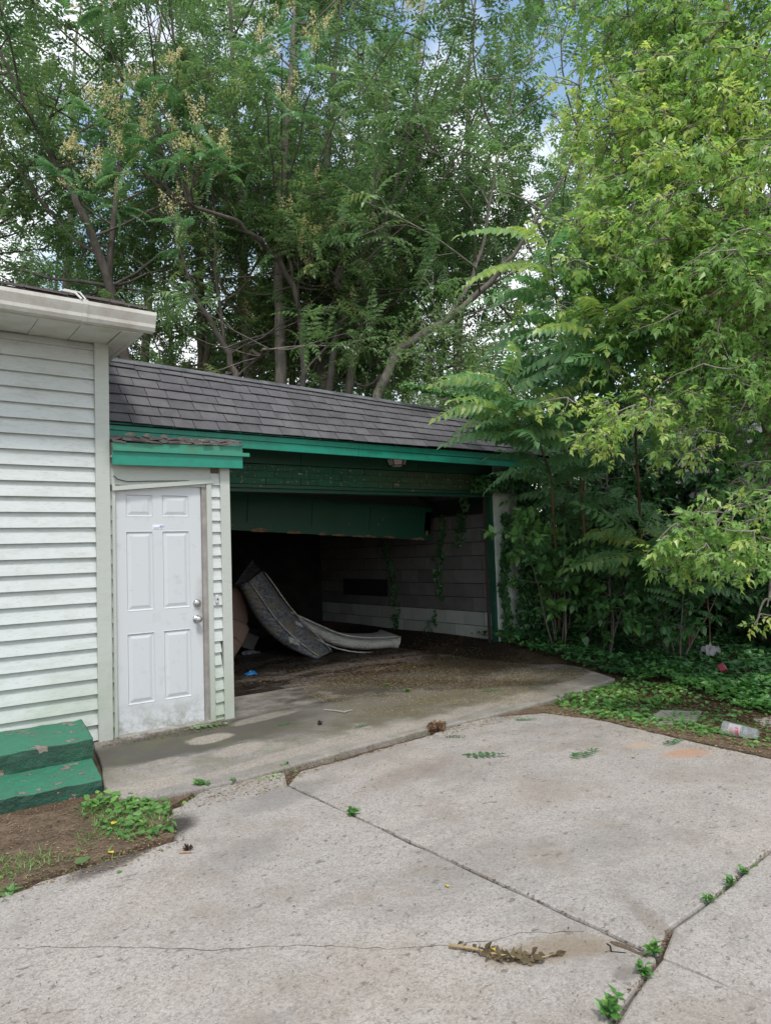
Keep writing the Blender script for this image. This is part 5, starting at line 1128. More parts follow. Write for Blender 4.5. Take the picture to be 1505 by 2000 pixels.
for k, (lab, x, D, h, rad, n, dens, kind, ls, rr) in enumerate((
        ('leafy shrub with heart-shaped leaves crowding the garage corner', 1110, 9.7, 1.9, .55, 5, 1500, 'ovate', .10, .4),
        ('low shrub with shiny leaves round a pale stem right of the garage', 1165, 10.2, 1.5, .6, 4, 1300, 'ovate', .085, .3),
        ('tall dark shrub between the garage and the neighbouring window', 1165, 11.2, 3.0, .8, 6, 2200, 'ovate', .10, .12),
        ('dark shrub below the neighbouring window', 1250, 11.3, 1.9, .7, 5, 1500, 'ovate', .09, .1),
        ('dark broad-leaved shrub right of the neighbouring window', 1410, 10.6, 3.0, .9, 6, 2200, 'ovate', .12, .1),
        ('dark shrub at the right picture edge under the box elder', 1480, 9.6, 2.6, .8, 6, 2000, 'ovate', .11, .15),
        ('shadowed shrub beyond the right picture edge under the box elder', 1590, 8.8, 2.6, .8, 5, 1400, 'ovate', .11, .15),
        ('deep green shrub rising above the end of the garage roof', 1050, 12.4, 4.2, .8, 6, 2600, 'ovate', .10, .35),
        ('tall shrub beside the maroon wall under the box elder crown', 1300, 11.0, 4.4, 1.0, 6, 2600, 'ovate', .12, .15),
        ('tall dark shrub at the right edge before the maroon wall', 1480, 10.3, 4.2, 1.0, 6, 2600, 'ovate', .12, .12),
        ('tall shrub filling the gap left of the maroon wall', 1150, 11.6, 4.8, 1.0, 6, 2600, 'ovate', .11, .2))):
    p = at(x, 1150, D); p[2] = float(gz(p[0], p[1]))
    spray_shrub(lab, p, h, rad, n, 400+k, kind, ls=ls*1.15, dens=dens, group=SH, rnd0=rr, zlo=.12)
for k, (lab, x, y, D, rr) in enumerate((('bright green bush peeping over the ivied right end of the roof', 870, 760, 13.0, .6), ('green bush above the roof end just left of the tall sapling', 960, 720, 12.0, .55), ('bush behind the far end of the garage roof below the leaning trunk', 800, 750, 14.8, .5))):
    p = at(x, y, D); top = p[2]+(.2, .9, .1)[k]; p[2] = 0
    spray_shrub(lab, p, top, 1.0, 7, 430+k, 'elo', 'leaf_back2', ls=.17, dens=3600, rnd0=rr, zlo=.5, name='bush', cat='bush', group='bushes behind the roof end')
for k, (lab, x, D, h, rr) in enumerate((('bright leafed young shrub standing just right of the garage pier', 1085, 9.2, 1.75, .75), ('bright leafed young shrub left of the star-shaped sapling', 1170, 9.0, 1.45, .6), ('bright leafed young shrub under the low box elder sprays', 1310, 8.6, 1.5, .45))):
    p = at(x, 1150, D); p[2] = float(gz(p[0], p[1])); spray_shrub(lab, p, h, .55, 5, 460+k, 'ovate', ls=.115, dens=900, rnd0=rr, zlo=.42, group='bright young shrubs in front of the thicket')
# bare stems standing in the thicket
def bare(label, pts, r0, seed, name='bare_stem'):
    P = [at(*p) for p in pts]; P[0][2] = float(gz(P[0][0], P[0][1]))-.03
    o = MB().tube(P, [r0*(1-.6*k/(len(P)-1)) for k in range(len(P))], 7).build(name, MT['bark_red'], smooth=True, subd=1); return tag(o, label, 'stem', 'bare stems in the thicket')
bare('straight pale bare stem rising nearest the garage pier', ((1139, 1222, 10.6), (1136, 1150, 10.6), (1139, 1080, 10.6), (1140, 960, 10.6), (1146, 900, 10.6)), .036, 1)
bare('thin stem slanting up left from the star-shaped sapling', ((1232, 1240, 10.2), (1215, 1180, 10.3), (1190, 1110, 10.4), (1180, 1070, 10.4)), .016, 2)
bare('kinked bare stem low between the two sapling clumps at right', ((1345, 1262, 9.4), (1352, 1240, 9.4), (1342, 1222, 9.4), (1338, 1190, 9.4)), .018, 3)
bare('slim upright bare stem right of the kinked one', ((1384, 1258, 9.4), (1386, 1215, 9.4), (1378, 1160, 9.4), (1378, 1110, 9.4)), .014, 4)
bare('tan limb in deep shade before the neighbouring siding', ((1440, 1100, 10.2), (1432, 1000, 10.2), (1416, 915, 10.2), (1402, 885, 10.2), (1390, 820, 10.2)), .045, 5)

# ------------------------------------------------------------------ ivy
def inpoly(x, y, poly):
    poly = np.array(poly); n = len(poly); ins = np.zeros(len(x), bool); j = n-1
    for i in range(n):
        c = ((poly[i, 1] > y) != (poly[j, 1] > y)) & (x < (poly[j, 0]-poly[i, 0])*(y-poly[i, 1])/(poly[j, 1]-poly[i, 1]+1e-12)+poly[i, 0]); ins ^= c; j = i
    return ins
def polyscatter(poly, dens, rg, clump=None):
    P = np.array(poly); x0, y0 = P.min(0); x1, y1 = P.max(0); n = int((x1-x0)*(y1-y0)*dens); x = rg.uniform(x0, x1, n); y = rg.uniform(y0, y1, n); k = inpoly(x, y, P)
    x, y = x[k], y[k]
    if clump is not None:
        f = np.sin(x*clump*1.3+1)*np.sin(y*clump*1.7+2)+.6*np.sin(x*clump*3.1+y*clump*2.3); k = f > rg.uniform(-1.6, .9, len(x)); x, y = x[k], y[k]
    return x, y
def ground_cover(name, poly, dens, kind, mat, sc, h, seed, rnd0=.4, tilt=.5, clump=None, label=None, edge=0):
    rg = np.random.default_rng(seed); x, y = polyscatter(poly, dens, rg, clump); n = len(x); L = Leaves()
    hh = h*(.75+.45*np.sin(x*4.1+1)*np.sin(y*5.3)); z = gz(x, y)+hh*rg.uniform(.25, 1, n)**.6
    a = rg.uniform(0, 6.28, n); d = np.stack((np.cos(a), np.sin(a), rg.uniform(-.35, .35, n)), 1); nr = np.stack((rg.normal(0, tilt, n), rg.normal(0, tilt, n)-.25, np.ones(n)), 1)
    L.add_many(kind, np.stack((x, y, z), 1), d, nr, sc*rg.uniform(.6, 1.3, n), np.clip(rnd0+rg.normal(0, .18, n)+.15*np.sin(x*3+y*2), 0, 1))
    o = L.build(name, MT[mat], kind='stuff', seed=seed)
    if o and label: o['label'] = label
    return o
ivp = [g(*p, .02) for p in ((915, 1266), (1000, 1284), (1110, 1296), (1190, 1306), (1235, 1316), (1290, 1312), (1340, 1328), (1400, 1340), (1440, 1358), (1505, 1372), (1650, 1388))]
ivpoly = [tuple(p) for p in ivp] + [(9.5, 1.5), (10.9, 1.5), (10.9, 9.5), (7.55, 9.5), (7.55, GY), (6.9, GY-.02)]
ground_cover('ivy_ground_cover', ivpoly, 720, 'ivy', 'leaf_ivy', .062, .16, 51, rnd0=.42, label='dense ivy carpet under the thicket right of the garage')
ground_cover('bright_ivy_edge', [tuple(g(*p, .05)) for p in ((1225, 1318), (1300, 1316), (1350, 1338), (1505, 1378), (1600, 1395), (1600, 1330), (1400, 1310), (1300, 1300), (1230, 1296))], 900, 'ivy', 'leaf_weed', .065, .15, 52, rnd0=.25, label='brighter ivy leaves along the front edge of the carpet')
wp = [tuple(g(*p, -.05)) for p in ((1062, 1386), (1100, 1366), (1170, 1350), (1220, 1330), (1290, 1340), (1340, 1345), (1330, 1372), (1270, 1392), (1330, 1425), (1310, 1438), (1240, 1424), (1150, 1404))]
ground_cover('broad_leaf_weeds', wp, 1150, 'ovate', 'leaf_weed', .05, .06, 53, rnd0=.6, clump=4.4, label='patch of low broad-leaved weeds between apron and driveway')
ground_cover('drive_edge_weeds', [tuple(g(*p, -.05)) for p in ((1230, 1405), (1330, 1412), (1420, 1436), (1505, 1450), (1600, 1462), (1600, 1490), (1505, 1474), (1400, 1452), (1300, 1432))], 1300, 'ovate', 'leaf_weed', .042, .055, 54, rnd0=.45, clump=4.2)
ground_cover('scattered_weeds', [tuple(g(*p, -.05)) for p in ((1340, 1345), (1505, 1390), (1600, 1400), (1600, 1450), (1420, 1425), (1300, 1405))], 260, 'ovate', 'leaf_weed', .045, .05, 55, rnd0=.4, clump=3.5)
ground_cover('grass', [tuple(g(*p, -.05)) for p in ((1180, 1340), (1330, 1380), (1505, 1430), (1600, 1445), (1600, 1486), (1300, 1432), (1150, 1400), (1080, 1380))], 1800, 'blade', 'grass', .07, .03, 56, rnd0=.5, tilt=1.2, clump=2.0)
def grass_patch(name, poly, dens, hgt, seed, clump=None):
    rg = np.random.default_rng(seed); x, y = polyscatter(poly, dens, rg, clump); n = len(x); L = Leaves()
    a = rg.uniform(0, 6.28, n); d = np.stack((np.cos(a)*.5, np.sin(a)*.5, np.ones(n)), 1); nr = np.stack((-np.cos(a), -np.sin(a), np.full(n, .5)), 1)
    L.add_many('blade', np.stack((x, y, gz(x, y)), 1), d, nr, hgt*rg.uniform(.5, 1.3, n), np.clip(.5+rg.normal(0, .2, n), 0, 1)); return L.build(name, MT['grass'], kind='stuff', seed=seed)
lp1 = [tuple(g(*p, -.06)) for p in ((215, 1566), (300, 1562), (338, 1600), (334, 1636), (250, 1662), (205, 1640), (150, 1600))]
lp2 = [tuple(g(*p, -.06)) for p in ((-80, 1680), (20, 1690), (90, 1672), (140, 1695), (200, 1665), (215, 1625), (160, 1640), (130, 1700), (60, 1720), (-80, 1760))]
lp3 = [tuple(g(*p, -.06)) for p in ((330, 1580), (380, 1548), (545, 1503), (560, 1510), (400, 1550), (340, 1590))]
grass_patch('grass', lp1, 6500, .07, 61, 3.0); grass_patch('grass', lp2, 9000, .06, 62, 3.0); grass_patch('grass', [tuple(g(*p)) for p in ((-60, 1700), (60, 1690), (160, 1700), (215, 1660), (250, 1668), (110, 1714), (0, 1756), (-60, 1770))], 5000, .06, 65, 4.0); grass_patch('grass', lp3, 900, .04, 63, 6)
ground_cover('low_weeds', lp2, 700, 'ovate', 'leaf_weed', .03, .04, 66, rnd0=.6, clump=4.5)
ground_cover('low_weeds', [tuple(g(*p)) for p in ((360, 1560), (400, 1538), (545, 1500), (590, 1502), (560, 1520), (400, 1560))], 900, 'ovate', 'leaf_weed', .028, .045, 67, rnd0=.6, clump=7)
ground_cover('weed_patch', lp1, 1500, 'ovate', 'leaf_weed', .045, .09, 64, rnd0=.65, clump=5.5, label='bright green weeds growing in front of the lower green step')
# ivy climbing the pier and the end of the garage
def climb(name, label, fn, n, seed, sc=.055, nrm=(0, -1, 0), rnd0=.35, mat='leaf_ivy', stems=None):
    rg = np.random.default_rng(seed); root = thing(name, label, 'ivy', tuple(fn(.5, .5, rg))); L = Leaves()
    for _ in range(n):
        p = np.array(fn(rg.uniform(), rg.uniform(), rg)); a = rg.normal()*.8
        nn = np.array(nrm, float)+rg.normal(size=3)*.4; t = np.cross(nn, [0, 0, 1.0]); dn = np.array([0, 0, -1.0])*math.cos(a)+unit(t)*math.sin(a)
        L.add('ivy', p, dn+np.array(nrm)*.25, nn, sc*rg.uniform(.6, 1.3), float(np.clip(rnd0+rg.normal()*.18, 0, 1)))
    L.build('leaf', MT[mat], root, kind='stuff', seed=seed)
    if stems:
        b = MB()
        for s_ in stems: b.tube(s_, .006, 4, False)
        b.build('vine_stem', MT['bark_dark'], root)
    return root
def f_pier(u, v, rg):
    z = .08+v*2.3; c = 7.36-.10*math.sin(z*2.5)-.12*max(0, z-1.2); return (c+(u-.5)*.34+rg.normal()*.03, GY-.09-rg.uniform(0, .12), z)
climb('climbing_ivy', 'thick dark ivy climbing the outer corner of the white block pier', f_pier, 1800, 71, stems=[[(7.15, GY-.06, .1), (7.2, GY-.06, .5), (7.12, GY-.08, .9), (7.08, GY-.08, 1.4)], [(7.3, GY-.04, .1), (7.38, GY-.04, .8), (7.3, GY-.05, 1.8)]])
climb('climbing_ivy', 'narrow strand of ivy along the dark green jamb left of the white pier', lambda u, v, rg: (6.88+(u-.5)*.13+.04*math.sin(v*9)+.05*(v > .5), GY-.08-rg.uniform(0, .06), .12+v*1.75), 620, 72)
climb('climbing_ivy', 'ivy mass under the fascia above the right end of the garage lintel', lambda u, v, rg: (6.35+u*1.15, GY-.06-rg.uniform(0, .25), 2.15+v*.36*(.5+.5*u)), 800, 73)
climb('climbing_ivy', 'heart-leaved vine spilling out before the upper part of the white pier', lambda u, v, rg: (6.85+u*.6+rg.normal()*.05, GY-.25-rg.uniform(0, .25), 1.25+v*.55+.15*math.sin(u*5)), 230, 74, sc=.10, rnd0=.85, mat='leaf_shrub')
climb('roof_ivy', 'light green ivy creeping along the ridge at the right end of the shingled roof', lambda u, v, rg: (lambda x: (x, ridge[1]-.12-.25*(1-v)*max(0, (x-5.3))*.28+rg.normal()*.02, ridge[2]+.06-(1-v)*.33*max(0, (x-5.6))*.35+rg.uniform(0, .06)))(5.35+u**.8*2.2), 1100, 75, nrm=(0, -.7, .7), rnd0=.75, mat='leaf_ivy')
def vine(label, pts, n, seed, sc=.055):
    rg = np.random.default_rng(seed); P = [np.array(p) for p in pts]; root = thing('hanging_vine', label, 'vine', tuple(P[-1]), 'dark vines hanging inside the garage'); L = Leaves()
    MB().tube(P, .005, 4, False).build('vine_stem', MT['bark_dark'], root)
    for _ in range(n):
        t = rg.uniform(0, len(P)-1.001); i = int(t); p = P[i]+(P[i+1]-P[i])*(t-i)+rg.normal(size=3)*.035; L.add('ivy', p, (rg.normal()*.5, rg.normal()*.5, -1), (-1+rg.normal()*.4, -.6, .3), sc*rg.uniform(.7, 1.3), float(np.clip(.2+rg.normal()*.15, 0, 1)))
    L.build('leaf', MT['leaf_ivy'], root, kind='stuff', seed=seed)
vx = lambda x, y: pX(x, y, GX1-.04)
vine('leafy vine hanging down the block wall nearest the green jamb', [pY(905, 955, 7.0), vx(908, 990), vx(900, 1030), vx(893, 1060)], 130, 81)
vine('long dark vine on the block wall left of the one nearest the jamb', [vx(868, 1000), vx(860, 1050), vx(858, 1090), vx(856, 1130), vx(862, 1165)], 70, 82, .075)
vine('faint vine deep in the garage beside the black patched window', [vx(752, 1060), vx(760, 1100), vx(770, 1150), vx(772, 1200), vx(770, 1230)], 90, 83, .07)
vine('short vine scrap low on the whitewashed blocks', [vx(850, 1190), vx(842, 1210), vx(838, 1230), vx(828, 1238)], 22, 84, .06)

# ================================================================== LITTER AND SMALL THINGS
def litter(name, poly, dens, sc, seed, z=None, clump=None, rnd=(.0, 1), mat='litter', kindl='fleck', flat=.15):
    rg = np.random.default_rng(seed); x, y = polyscatter(poly, dens, rg, clump); n = len(x); L = Leaves()
    a = rg.uniform(0, 6.28, n); zz = (gz(x, y) if z is None else np.full(n, z))+.004+rg.uniform(0, .004, n)
    if z is not None: zz = np.maximum(zz, gz(x, y)+.004)
    L.add_many(kindl, np.stack((x, y, zz), 1), np.stack((np.cos(a), np.sin(a), rg.normal(0, .1, n)), 1), np.stack((rg.normal(0, flat, n), rg.normal(0, flat, n), np.ones(n)), 1), sc*rg.uniform(.5, 1.5, n), rg.uniform(rnd[0], rnd[1], n))
    return L.build(name, MT[mat], kind='stuff', seed=seed)
litter('leaf_litter', [tuple(gnd(*p)[:2]) for p in ((560, 1340), (900, 1275), (1190, 1322), (1060, 1366), (900, 1396), (700, 1400))], 5200, .011, 91, 0, 3.0, (.55, 1.0))
litter('leaf_litter', [tuple(gnd(*p)[:2]) for p in ((640, 1330), (930, 1262), (1190, 1300), (1100, 1335), (850, 1350))], 5200, .018, 92, 0, 2.0, (.0, .35))
litter('leaf_litter', [tuple(gnd(*p)[:2]) for p in ((455, 1290), (620, 1275), (800, 1262), (930, 1255), (850, 1310), (600, 1335), (455, 1345))], 1600, .030, 93, -.004, 2.0, (.0, .3))
litter('leaf_litter', [tuple(g(*p)) for p in ((-60, 1605), (215, 1545), (240, 1565), (335, 1590), (350, 1640), (250, 1680), (120, 1722), (-60, 1765))], 2600, .013, 94, -.026, None, (.0, .8))
litter('leaf_litter', [tuple(g(*p)) for p in ((100, 1660), (330, 1600), (360, 1650), (250, 1690), (0, 1760))], 2600, .012, 95, -.026, 5.0, (.3, 1.0))
litter('leaf_litter', [tuple(g(*p)) for p in ((330, 1552), (400, 1534), (560, 1494), (700, 1458), (830, 1426), (1060, 1374), (1060, 1392), (830, 1446), (690, 1482), (590, 1515), (560, 1540), (400, 1575), (335, 1600))], 4200, .013, 96, -.026, 3.0, (.1, .95))
litter('leaf_litter', [tuple(gnd(*p)[:2]) for p in ((196, 1462), (460, 1420), (455, 1405), (190, 1445))], 3500, .013, 97, 0, None, (.0, .5))
litter('leaf_litter', [tuple(g(*p, -.04)) for p in ((1062, 1376), (1180, 1392), (1400, 1440), (1505, 1462), (1600, 1480), (1600, 1500), (1505, 1482), (1400, 1462), (1300, 1442), (1180, 1412), (1062, 1398))], 4500, .015, 90, -.026, None, (.15, .95))
litter('leaf_litter', [tuple(g(*p)) for p in ((0, 1742), (110, 1704), (250, 1658), (330, 1632), (322, 1600), (345, 1572), (400, 1548), (545, 1500), (600, 1500), (590, 1520), (420, 1562), (365, 1590), (360, 1648), (260, 1690), (120, 1730), (0, 1775))], 1800, .012, 89, -.022, 4.0, (.05, .9))
litter('leaf_litter', [tuple(g(*p)) for p in ((1062, 1388), (1300, 1432), (1505, 1476), (1505, 1500), (1300, 1455), (1062, 1408), (900, 1420), (830, 1440))], 1800, .010, 88, -.022, 4.0, (.3, 1))
litter('mulch', [tuple(g(*p, -.05)) for p in ((1000, 1284), (1230, 1310), (1505, 1380), (1600, 1400), (1600, 1480), (1300, 1430), (1060, 1370), (1200, 1325))], 6000, .026, 98, None, None, (.0, .42))
litter('seed_husks', [(-1, 1), (4.8, 1), (4.8, 4.3), (.8, 4.3)], 260, .008, 99, ZD, None, (.0, .8))
for k, (pts) in enumerate(((562, 1533), (1285, 1868)),): pass
def joint_litter(a, b, seed, n=260, w=.012):
    rg = np.random.default_rng(seed); L = Leaves(); t = rg.uniform(0, 1, n); P = a[None]*(1-t)[:, None]+b[None]*t[:, None]+rg.normal(0, w, (n, 2)); q = rg.uniform(0, 6.28, n)
    L.add_many('fleck', np.concatenate((P, np.full((n, 1), ZD-.006)+rg.uniform(0, .01, (n, 1))), 1), np.stack((np.cos(q), np.sin(q), q*0), 1), np.stack((q*0, q*0, q*0+1), 1), .014*rg.uniform(.4, 1.2, n), rg.uniform(0, .6, n)); L.build('joint_debris', MT['litter'], kind='stuff', seed=seed)
joint_litter(j1, j2, 1, 300, .006); joint_litter(j2, jm, 2, 70, .008); joint_litter(jn, j3, 3, 120, .009); joint_litter(j2, j4, 4, 70, .008)

def weed(label, p, sc, seed, n=12, kind='ovate', mat='leaf_weed', up=.8, group='small weeds in the driveway joints', lf=.05):
    sc *= .65; lf *= .68; rg = np.random.default_rng(seed); p = np.array(p, float); root = thing('weed', label, 'weed', tuple(p), group); L = Leaves(); b = MB()
    for s_ in range(3+n//6):
        a = rg.uniform(0, 6.28); d = np.array([math.cos(a)*.6, math.sin(a)*.6, up]); q, qd = grow(rg, p, d, sc*rg.uniform(.5, 1), 3, .15, .1); b.tube(q, [.003, .0025, .002, .0015], 4, False)
        for k in range(n//3+1):
            j = rg.integers(1, 4); L.add(kind, q[j], unit(qd+perp(unit(qd), rg)*1.4), unit(np.array([0, 0, 1.0])+rg.normal(size=3)*.3), lf*rg.uniform(.6, 1.3), float(np.clip(.45+rg.normal()*.2, 0, 1)))
    b.build('stem', MT['leaf_weed'], root); L.build('leaf', MT[mat], root, kind='stuff', seed=seed)
G3 = lambda x, y, z=ZD: gnd(x, y, z)
ground_cover('joint_weeds', [tuple(g(*p)) for p in ((1372, 1762), (1410, 1728), (1450, 1696), (1505, 1655), (1508, 1664), (1456, 1706), (1418, 1738), (1378, 1774))], 2600, 'ovate', 'leaf_weed', .018, .035, 57, rnd0=.5, clump=9)
weed('leafy weed at the bottom edge in the joint between the slabs', G3(1188, 1990), .13, 1, 22, up=1.2, lf=.045)
weed('small weed in the slab joint just above the bottom-edge weed', G3(1258, 1905), .06, 2, 12, lf=.04)
weed('weed with upright leaves where the diagonal joint meets the right-hand joint', G3(1277, 1868), .09, 3, 12, up=1.3, lf=.045)
weed('weed in the right joint at its second bend', G3(1384, 1764), .05, 4, 12, lf=.03)
weed('weed in the right joint between the bend and the picture edge', G3(1424, 1730), .05, 5, 14, lf=.032)
weed('weed near the picture edge in the right joint', G3(1452, 1706), .05, 6, 12, lf=.03)
weed('small rosette weed on the long diagonal joint', G3(688, 1592), .055, 7, 14, lf=.045)
weed('weed clump in the gutter between apron and driveway nearest the steps', G3(395, 1540), .10, 8, 16, lf=.055)
weed('small weed in the apron gutter right of the larger clump', G3(455, 1530), .05, 9, 12, lf=.035)
weed('small weed in the apron gutter near the start of the diagonal joint', G3(560, 1500), .05, 10, 14, lf=.04)
weed('tiny weed growing on the mossy apron before the garage bay', G3(754, 1340, 0), .05, 11, 14, lf=.035)
weed('tiny weed on the apron right of the other apron weed', G3(795, 1352, 0), .05, 12, 18, lf=.035)
weed('pair of broad grey-green leaves in front of the lower green step', G3(165, 1592, -.06), .06, 13, 4, lf=.11, up=.4)
weed('yellow-green weed at the left picture edge by the driveway', G3(12, 1760, -.05), .06, 14, 6, lf=.07)
def frond(label, p, ang, sc, seed, rnd=.2, mat='leaf_sap', curl=.1):
    rg = np.random.default_rng(seed); root = thing('fallen_frond', label, 'leaf', tuple(p), 'wilted green fronds fallen on the concrete'); L = Leaves()
    d = np.array([math.cos(ang), math.sin(ang), 0.0])
    T = pinnate(6, .30, .13, .0, .08, True, seed=seed, curl=curl); V = T.V.copy(); V[:, 2] = np.abs(V[:, 2])*.5+rg.uniform(0, .05, len(V)); T.V = V; TP['fr%d' % seed] = [T]
    L.add('fr%d' % seed, p+np.array([0, 0, .004])-d*sc*.5, d, (0, 0, 1.0), sc, rnd); L.build('leaflets', MT[mat], root)
frond('wilted green frond nearest the centre of the far driveway slab', G3(938, 1477), -.65, .26, 1, .1)
frond('wilted green frond right of the central one on the far slab', G3(1135, 1476), .15, .26, 2, .25)
frond('small wilted frond above the orange stain on the driveway', G3(1310, 1452), .1, .20, 3, .1)
frond('tiny wilted frond at the slab edge near the weeds', G3(1022, 1407), -.5, .15, 4, .2)
frond('tiny wilted frond left of the one at the slab edge', G3(884, 1440), -.7, .14, 5, .1)
frond('green frond lying across the door sill', G3(395, 1422, .0), -.1, .30, 6, .7)
frond('small green sprig on the apron just right of the porch corner', G3(552, 1416, 0), .2, .12, 7, .2)
frond('small green sprig on the apron midway to the right', G3(703, 1420, 0), .3, .13, 8, .2)
frond('small green sprig far right on the apron', G3(955, 1350, 0), -.3, .18, 9, .3)
# dried weed branch
db = thing('dried_branch', 'dried brown weed branch with shrivelled leaves on the near driveway slab', 'branch', tuple(G3(1020, 1860)))
pts = [G3(x, y, ZD+.012) for x, y in ((876, 1846), (920, 1852), (960, 1862), (1005, 1870), (1050, 1872), (1085, 1862))]
MB().tube(pts, [.007, .006, .005, .004, .003, .002], 6).build('stalk', m_simple('straw_stalk', (.36, .27, .15, 1), .8), db, smooth=True)
L = Leaves(); rg = np.random.default_rng(8)
for k in range(70):
    t = rg.uniform(.3, 5); i = min(4, int(t)); p = pts[i]+(pts[i+1]-pts[i])*(t-i)+rg.normal(size=3)*np.array([.012, .012, .004]); L.add('ovate', p, rg.normal(size=3)*np.array([1, 1, .35])+np.array([.8, -.2, .1]), rg.normal(size=3), rg.uniform(.018, .045), rg.uniform(0, .3))
L.build('shrivelled_leaves', m_leaf('shrivelled_leaf', (.09, .07, .04, 1), (.26, .20, .12, 1), None, .1, .8, .2), db)
def clump(name, label, cat, c, r, mat, seed, n=60, fl=.5):
    rg = np.random.default_rng(seed); mb = MB()
    for _ in range(n):
        v = rg.normal(size=3); v /= np.linalg.norm(v); p = c+v*r*np.array([1, 1, fl])*rg.uniform(.5, 1)+np.array([0, 0, r*fl]); e = rg.normal(size=(3, 3))*r*.35
        mb.add([p+e[0], p+e[1], p+e[2]], [(0, 1, 2)])
    return tag(mb.build(name, mat), label, cat)
brn = m_simple('brown_husk', (.07, .045, .03, 1), .9, .2, .3)
clump('husk', 'small brown seed husk on the driveway near the weeds at left', 'husk', G3(367, 1660), .022, brn, 1)
tag(MB().tube([G3(350, 1665, ZD+.006), G3(372, 1664, ZD+.006)], .005, 6).build('twig', m_simple('pale_twig', (.36, .25, .17, 1), .8)), 'short pale twig beside the brown husk on the driveway', 'twig')
clump('pine_cone', 'small dark cone standing on the apron between the two sprigs', 'cone', G3(624, 1416, 0), .018, brn, 2, 80, 1.0)
clump('debris_clump', 'brown tangled debris clump on the apron edge above the driveway', 'debris', G3(852, 1424, -.01), .06, m_simple('dry_debris', (.20, .12, .07, 1), .9), 3, 160, .3)
tag(MB().tube([G3(632, 1386, .008), G3(655, 1388, .01), G3(672, 1391, .012), G3(688, 1386, .01)], [.005, .007, .009, .004], 6).build('stick', m_simple('bleached_wood', (.38, .33, .27, 1), .85)), 'bleached broken stick on the apron in front of the garage bay', 'stick')
def one_leaf(label, p, ang, sc, rnd, seed, mat='litter', group='single fallen leaves'):
    L = Leaves(); L.add('ovate', np.array(p)+np.array([0, 0, .006]), (math.cos(ang), math.sin(ang), .1), (.1, -.2, 1), sc, rnd); tag(L.build('fallen_leaf', MT[mat], seed=seed), label, 'leaf', group)
yel = m_simple('yellow_leaf', (.62, .46, .05, 1), .6); MT['yellow'] = yel
one_leaf('yellow fallen leaf among the weeds by the steps', G3(218, 1612, -.0), .6, .045, .5, 1, 'yellow'); one_leaf('yellow fallen leaf at the dirt edge below the steps', G3(222, 1668), 2.0, .04, .5, 2, 'yellow')
one_leaf('grey-green fallen leaf on the dirt edge at left', G3(148, 1690), .5, .09, .35, 3, 'leaf_back2'); one_leaf('tiny yellow leaf on the near slab above the dried branch', G3(874, 1735), 1, .03, .5, 4, 'yellow')
one_leaf('tiny yellow leaf lying by the dried branch', G3(966, 1860, ZD+.01), 1.3, .03, .5, 5, 'yellow'); one_leaf('yellow leaf at the garage threshold right of the puddles', G3(808, 1304, 0), .4, .05, .5, 6, 'yellow')
one_leaf('curled tan leaf on the far slab between the wilted fronds', G3(1237, 1482), .8, .04, .9, 7); one_leaf('pale green leaf lying right of the apron debris', G3(1092, 1321, 0), .3, .09, .5, 8, 'leaf_back2')
one_leaf('tiny green leaf on the near slab by the dirt', G3(228, 1707), .3, .03, .5, 9, 'leaf_weed'); one_leaf('tiny yellow leaf on the mulch behind the weeds', G3(1248, 1312, .02), .3, .05, .5, 10, 'yellow')
# clear plastic cup lying on its side
cupc = G3(1412, 1414, -.03); cups = thing('plastic_cup', 'clear crumpled plastic cup with red lettering lying on the weeds at right', 'cup', tuple(cupc))
a_, b_ = G3(1413, 1421, .02), G3(1478, 1434, .015); ax = unit(b_-a_); Lc = np.linalg.norm(b_-a_)
pm = Mat('clear_plastic', .12, .5); pm.col((.60, .65, .72, 1)); pm.b.inputs['Alpha'].default_value = .22
MB().lathe([(.050, 0), (.052, .004), (.050, .012), (.0465, Lc*.30), (.043, Lc*.60), (.040, Lc*.62)], a_, ax, 22).build('cup_wall', pm.m, cups, smooth=True)
MB().lathe([(.0385, Lc*.63), (.041, Lc*.66), (.040, Lc*.72), (.036, Lc*.96), (.033, Lc), (0, Lc)], a_, ax, 22).build('cup_base', pm.m, cups, smooth=True)
MB().tube([a_+np.array([-.02, .0, -.02]), a_+ax*.05], .004, 6).build('straw', yel, cups)
lbl = Mat('cup_print_pale', .4, .4); lbl.col((.78, .66, .72, 1)); lbl.b.inputs['Alpha'].default_value = .4
s1 = np.cross(ax, [0, 0, 1.0]); s1 = unit(s1);
if s1 @ toC < 0: s1 = -s1
u1 = np.cross(s1, ax); u1 = unit(u1); u1 = u1 if u1[2] > 0 else -u1
def cyl(t, th, r_=.0485): return a_+ax*t+(s1*math.cos(th)+u1*math.sin(th))*r_
V = []; n = 12
for i in range(n+1):
    th = -.9+2.1*i/n; V += [cyl(Lc*.22, th, .0493), cyl(Lc*.58, th, .0455)]
MB().add(V, [(2*i, 2*i+1, 2*i+3, 2*i+2) for i in range(n)]).build('label_band', lbl.m, cups, smooth=True)
red = m_simple('red_print', (.55, .01, .03, 1), .5, .4, .02, 10, 0, 0)
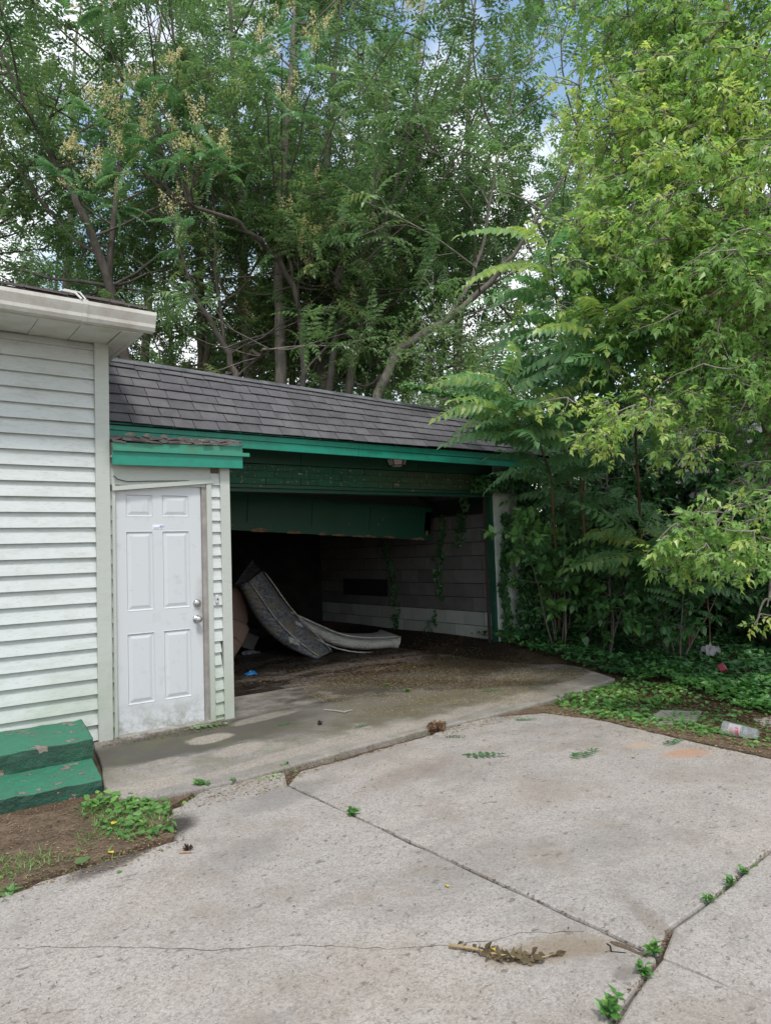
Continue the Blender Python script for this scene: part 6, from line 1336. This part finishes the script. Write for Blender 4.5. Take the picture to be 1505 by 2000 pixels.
# lettering wrapped on the cup: strokes read BIG / GULP running round the cup
FONT = {'B': ['110', '101', '110', '101', '110'], 'I': ['111', '010', '010', '010', '111'], 'G': ['011', '100', '101', '101', '011'], 'U': ['101', '101', '101', '101', '111'], 'L': ['100', '100', '100', '100', '111'], 'P': ['110', '101', '110', '100', '100']}
lm = MB()
for row, word in enumerate(('BIG', 'GULP')):
    for ci, ch in enumerate(word):
        for j, line in enumerate(FONT[ch]):
            for i, c in enumerate(line):
                if c == '1':
                    t0 = Lc*(.255+.165*row)+j*.0048; th0 = -.72+ci*.40+i*.105+(.12 if row == 0 else 0); t1 = t0+.005; th1 = th0+.112
                    r_ = lambda t: .0503-.0045*(t/Lc)/.6
                    lm.add([cyl(t0, th0, r_(t0)), cyl(t1, th0, r_(t1)), cyl(t1, th1, r_(t1)), cyl(t0, th1, r_(t0))], [(0, 1, 2, 3)])
lm.build('lettering', red, cups)
wr = thing('crushed_carton', 'small crushed red and white carton lying on the ivy', 'carton', tuple(G3(1410, 1306, .1)))
wc = gnd(1410, 1305, .15); rw = m_simple('carton_red', (.22, .01, .03, 1), .5); ww = m_simple('carton_white', (.62, .62, .66, 1), .5)
M3 = np.array(Matrix.Rotation(.5, 3, 'Z') @ Matrix.Rotation(-.5, 3, 'X') @ Matrix.Rotation(.3, 3, 'Y'))
rbox('carton_body', wc, np.array((.055, .03, .035)), rw, wr, M3)
for (a, b, w_) in ((-.03, .0, .022), (.022, .0, .012)):
    MB().add([wc+M3 @ np.array(v) for v in ((a-w_/2, -.0312, -.03), (a+w_/2, -.0312, -.03), (a+w_/2, -.0312, .033), (a-w_/2, -.0312, .033))], [(0, 1, 2, 3)]).build('stripe', ww, wr)
    MB().add([wc+M3 @ np.array(v) for v in ((a-w_/2, -.03, .0363), (a+w_/2, -.03, .0363), (a+w_/2, .03, .0363), (a-w_/2, .03, .0363))], [(0, 1, 2, 3)]).build('stripe', ww, wr)
crumple('crumpled_sheeting', gnd(1387, 1278, .18), .14, .1, .12, m_simple('grey_film', (.22, .21, .22, 1), .5), 'crumpled grey plastic sheeting in the shade on the ivy', 'sheeting', 7)

nt = sum(len(o.data.loops)-2*len(o.data.polygons) for o in bpy.data.objects if o.type == 'MESH')
print('TRIS', nt, 'OBJECTS', len(bpy.data.objects))
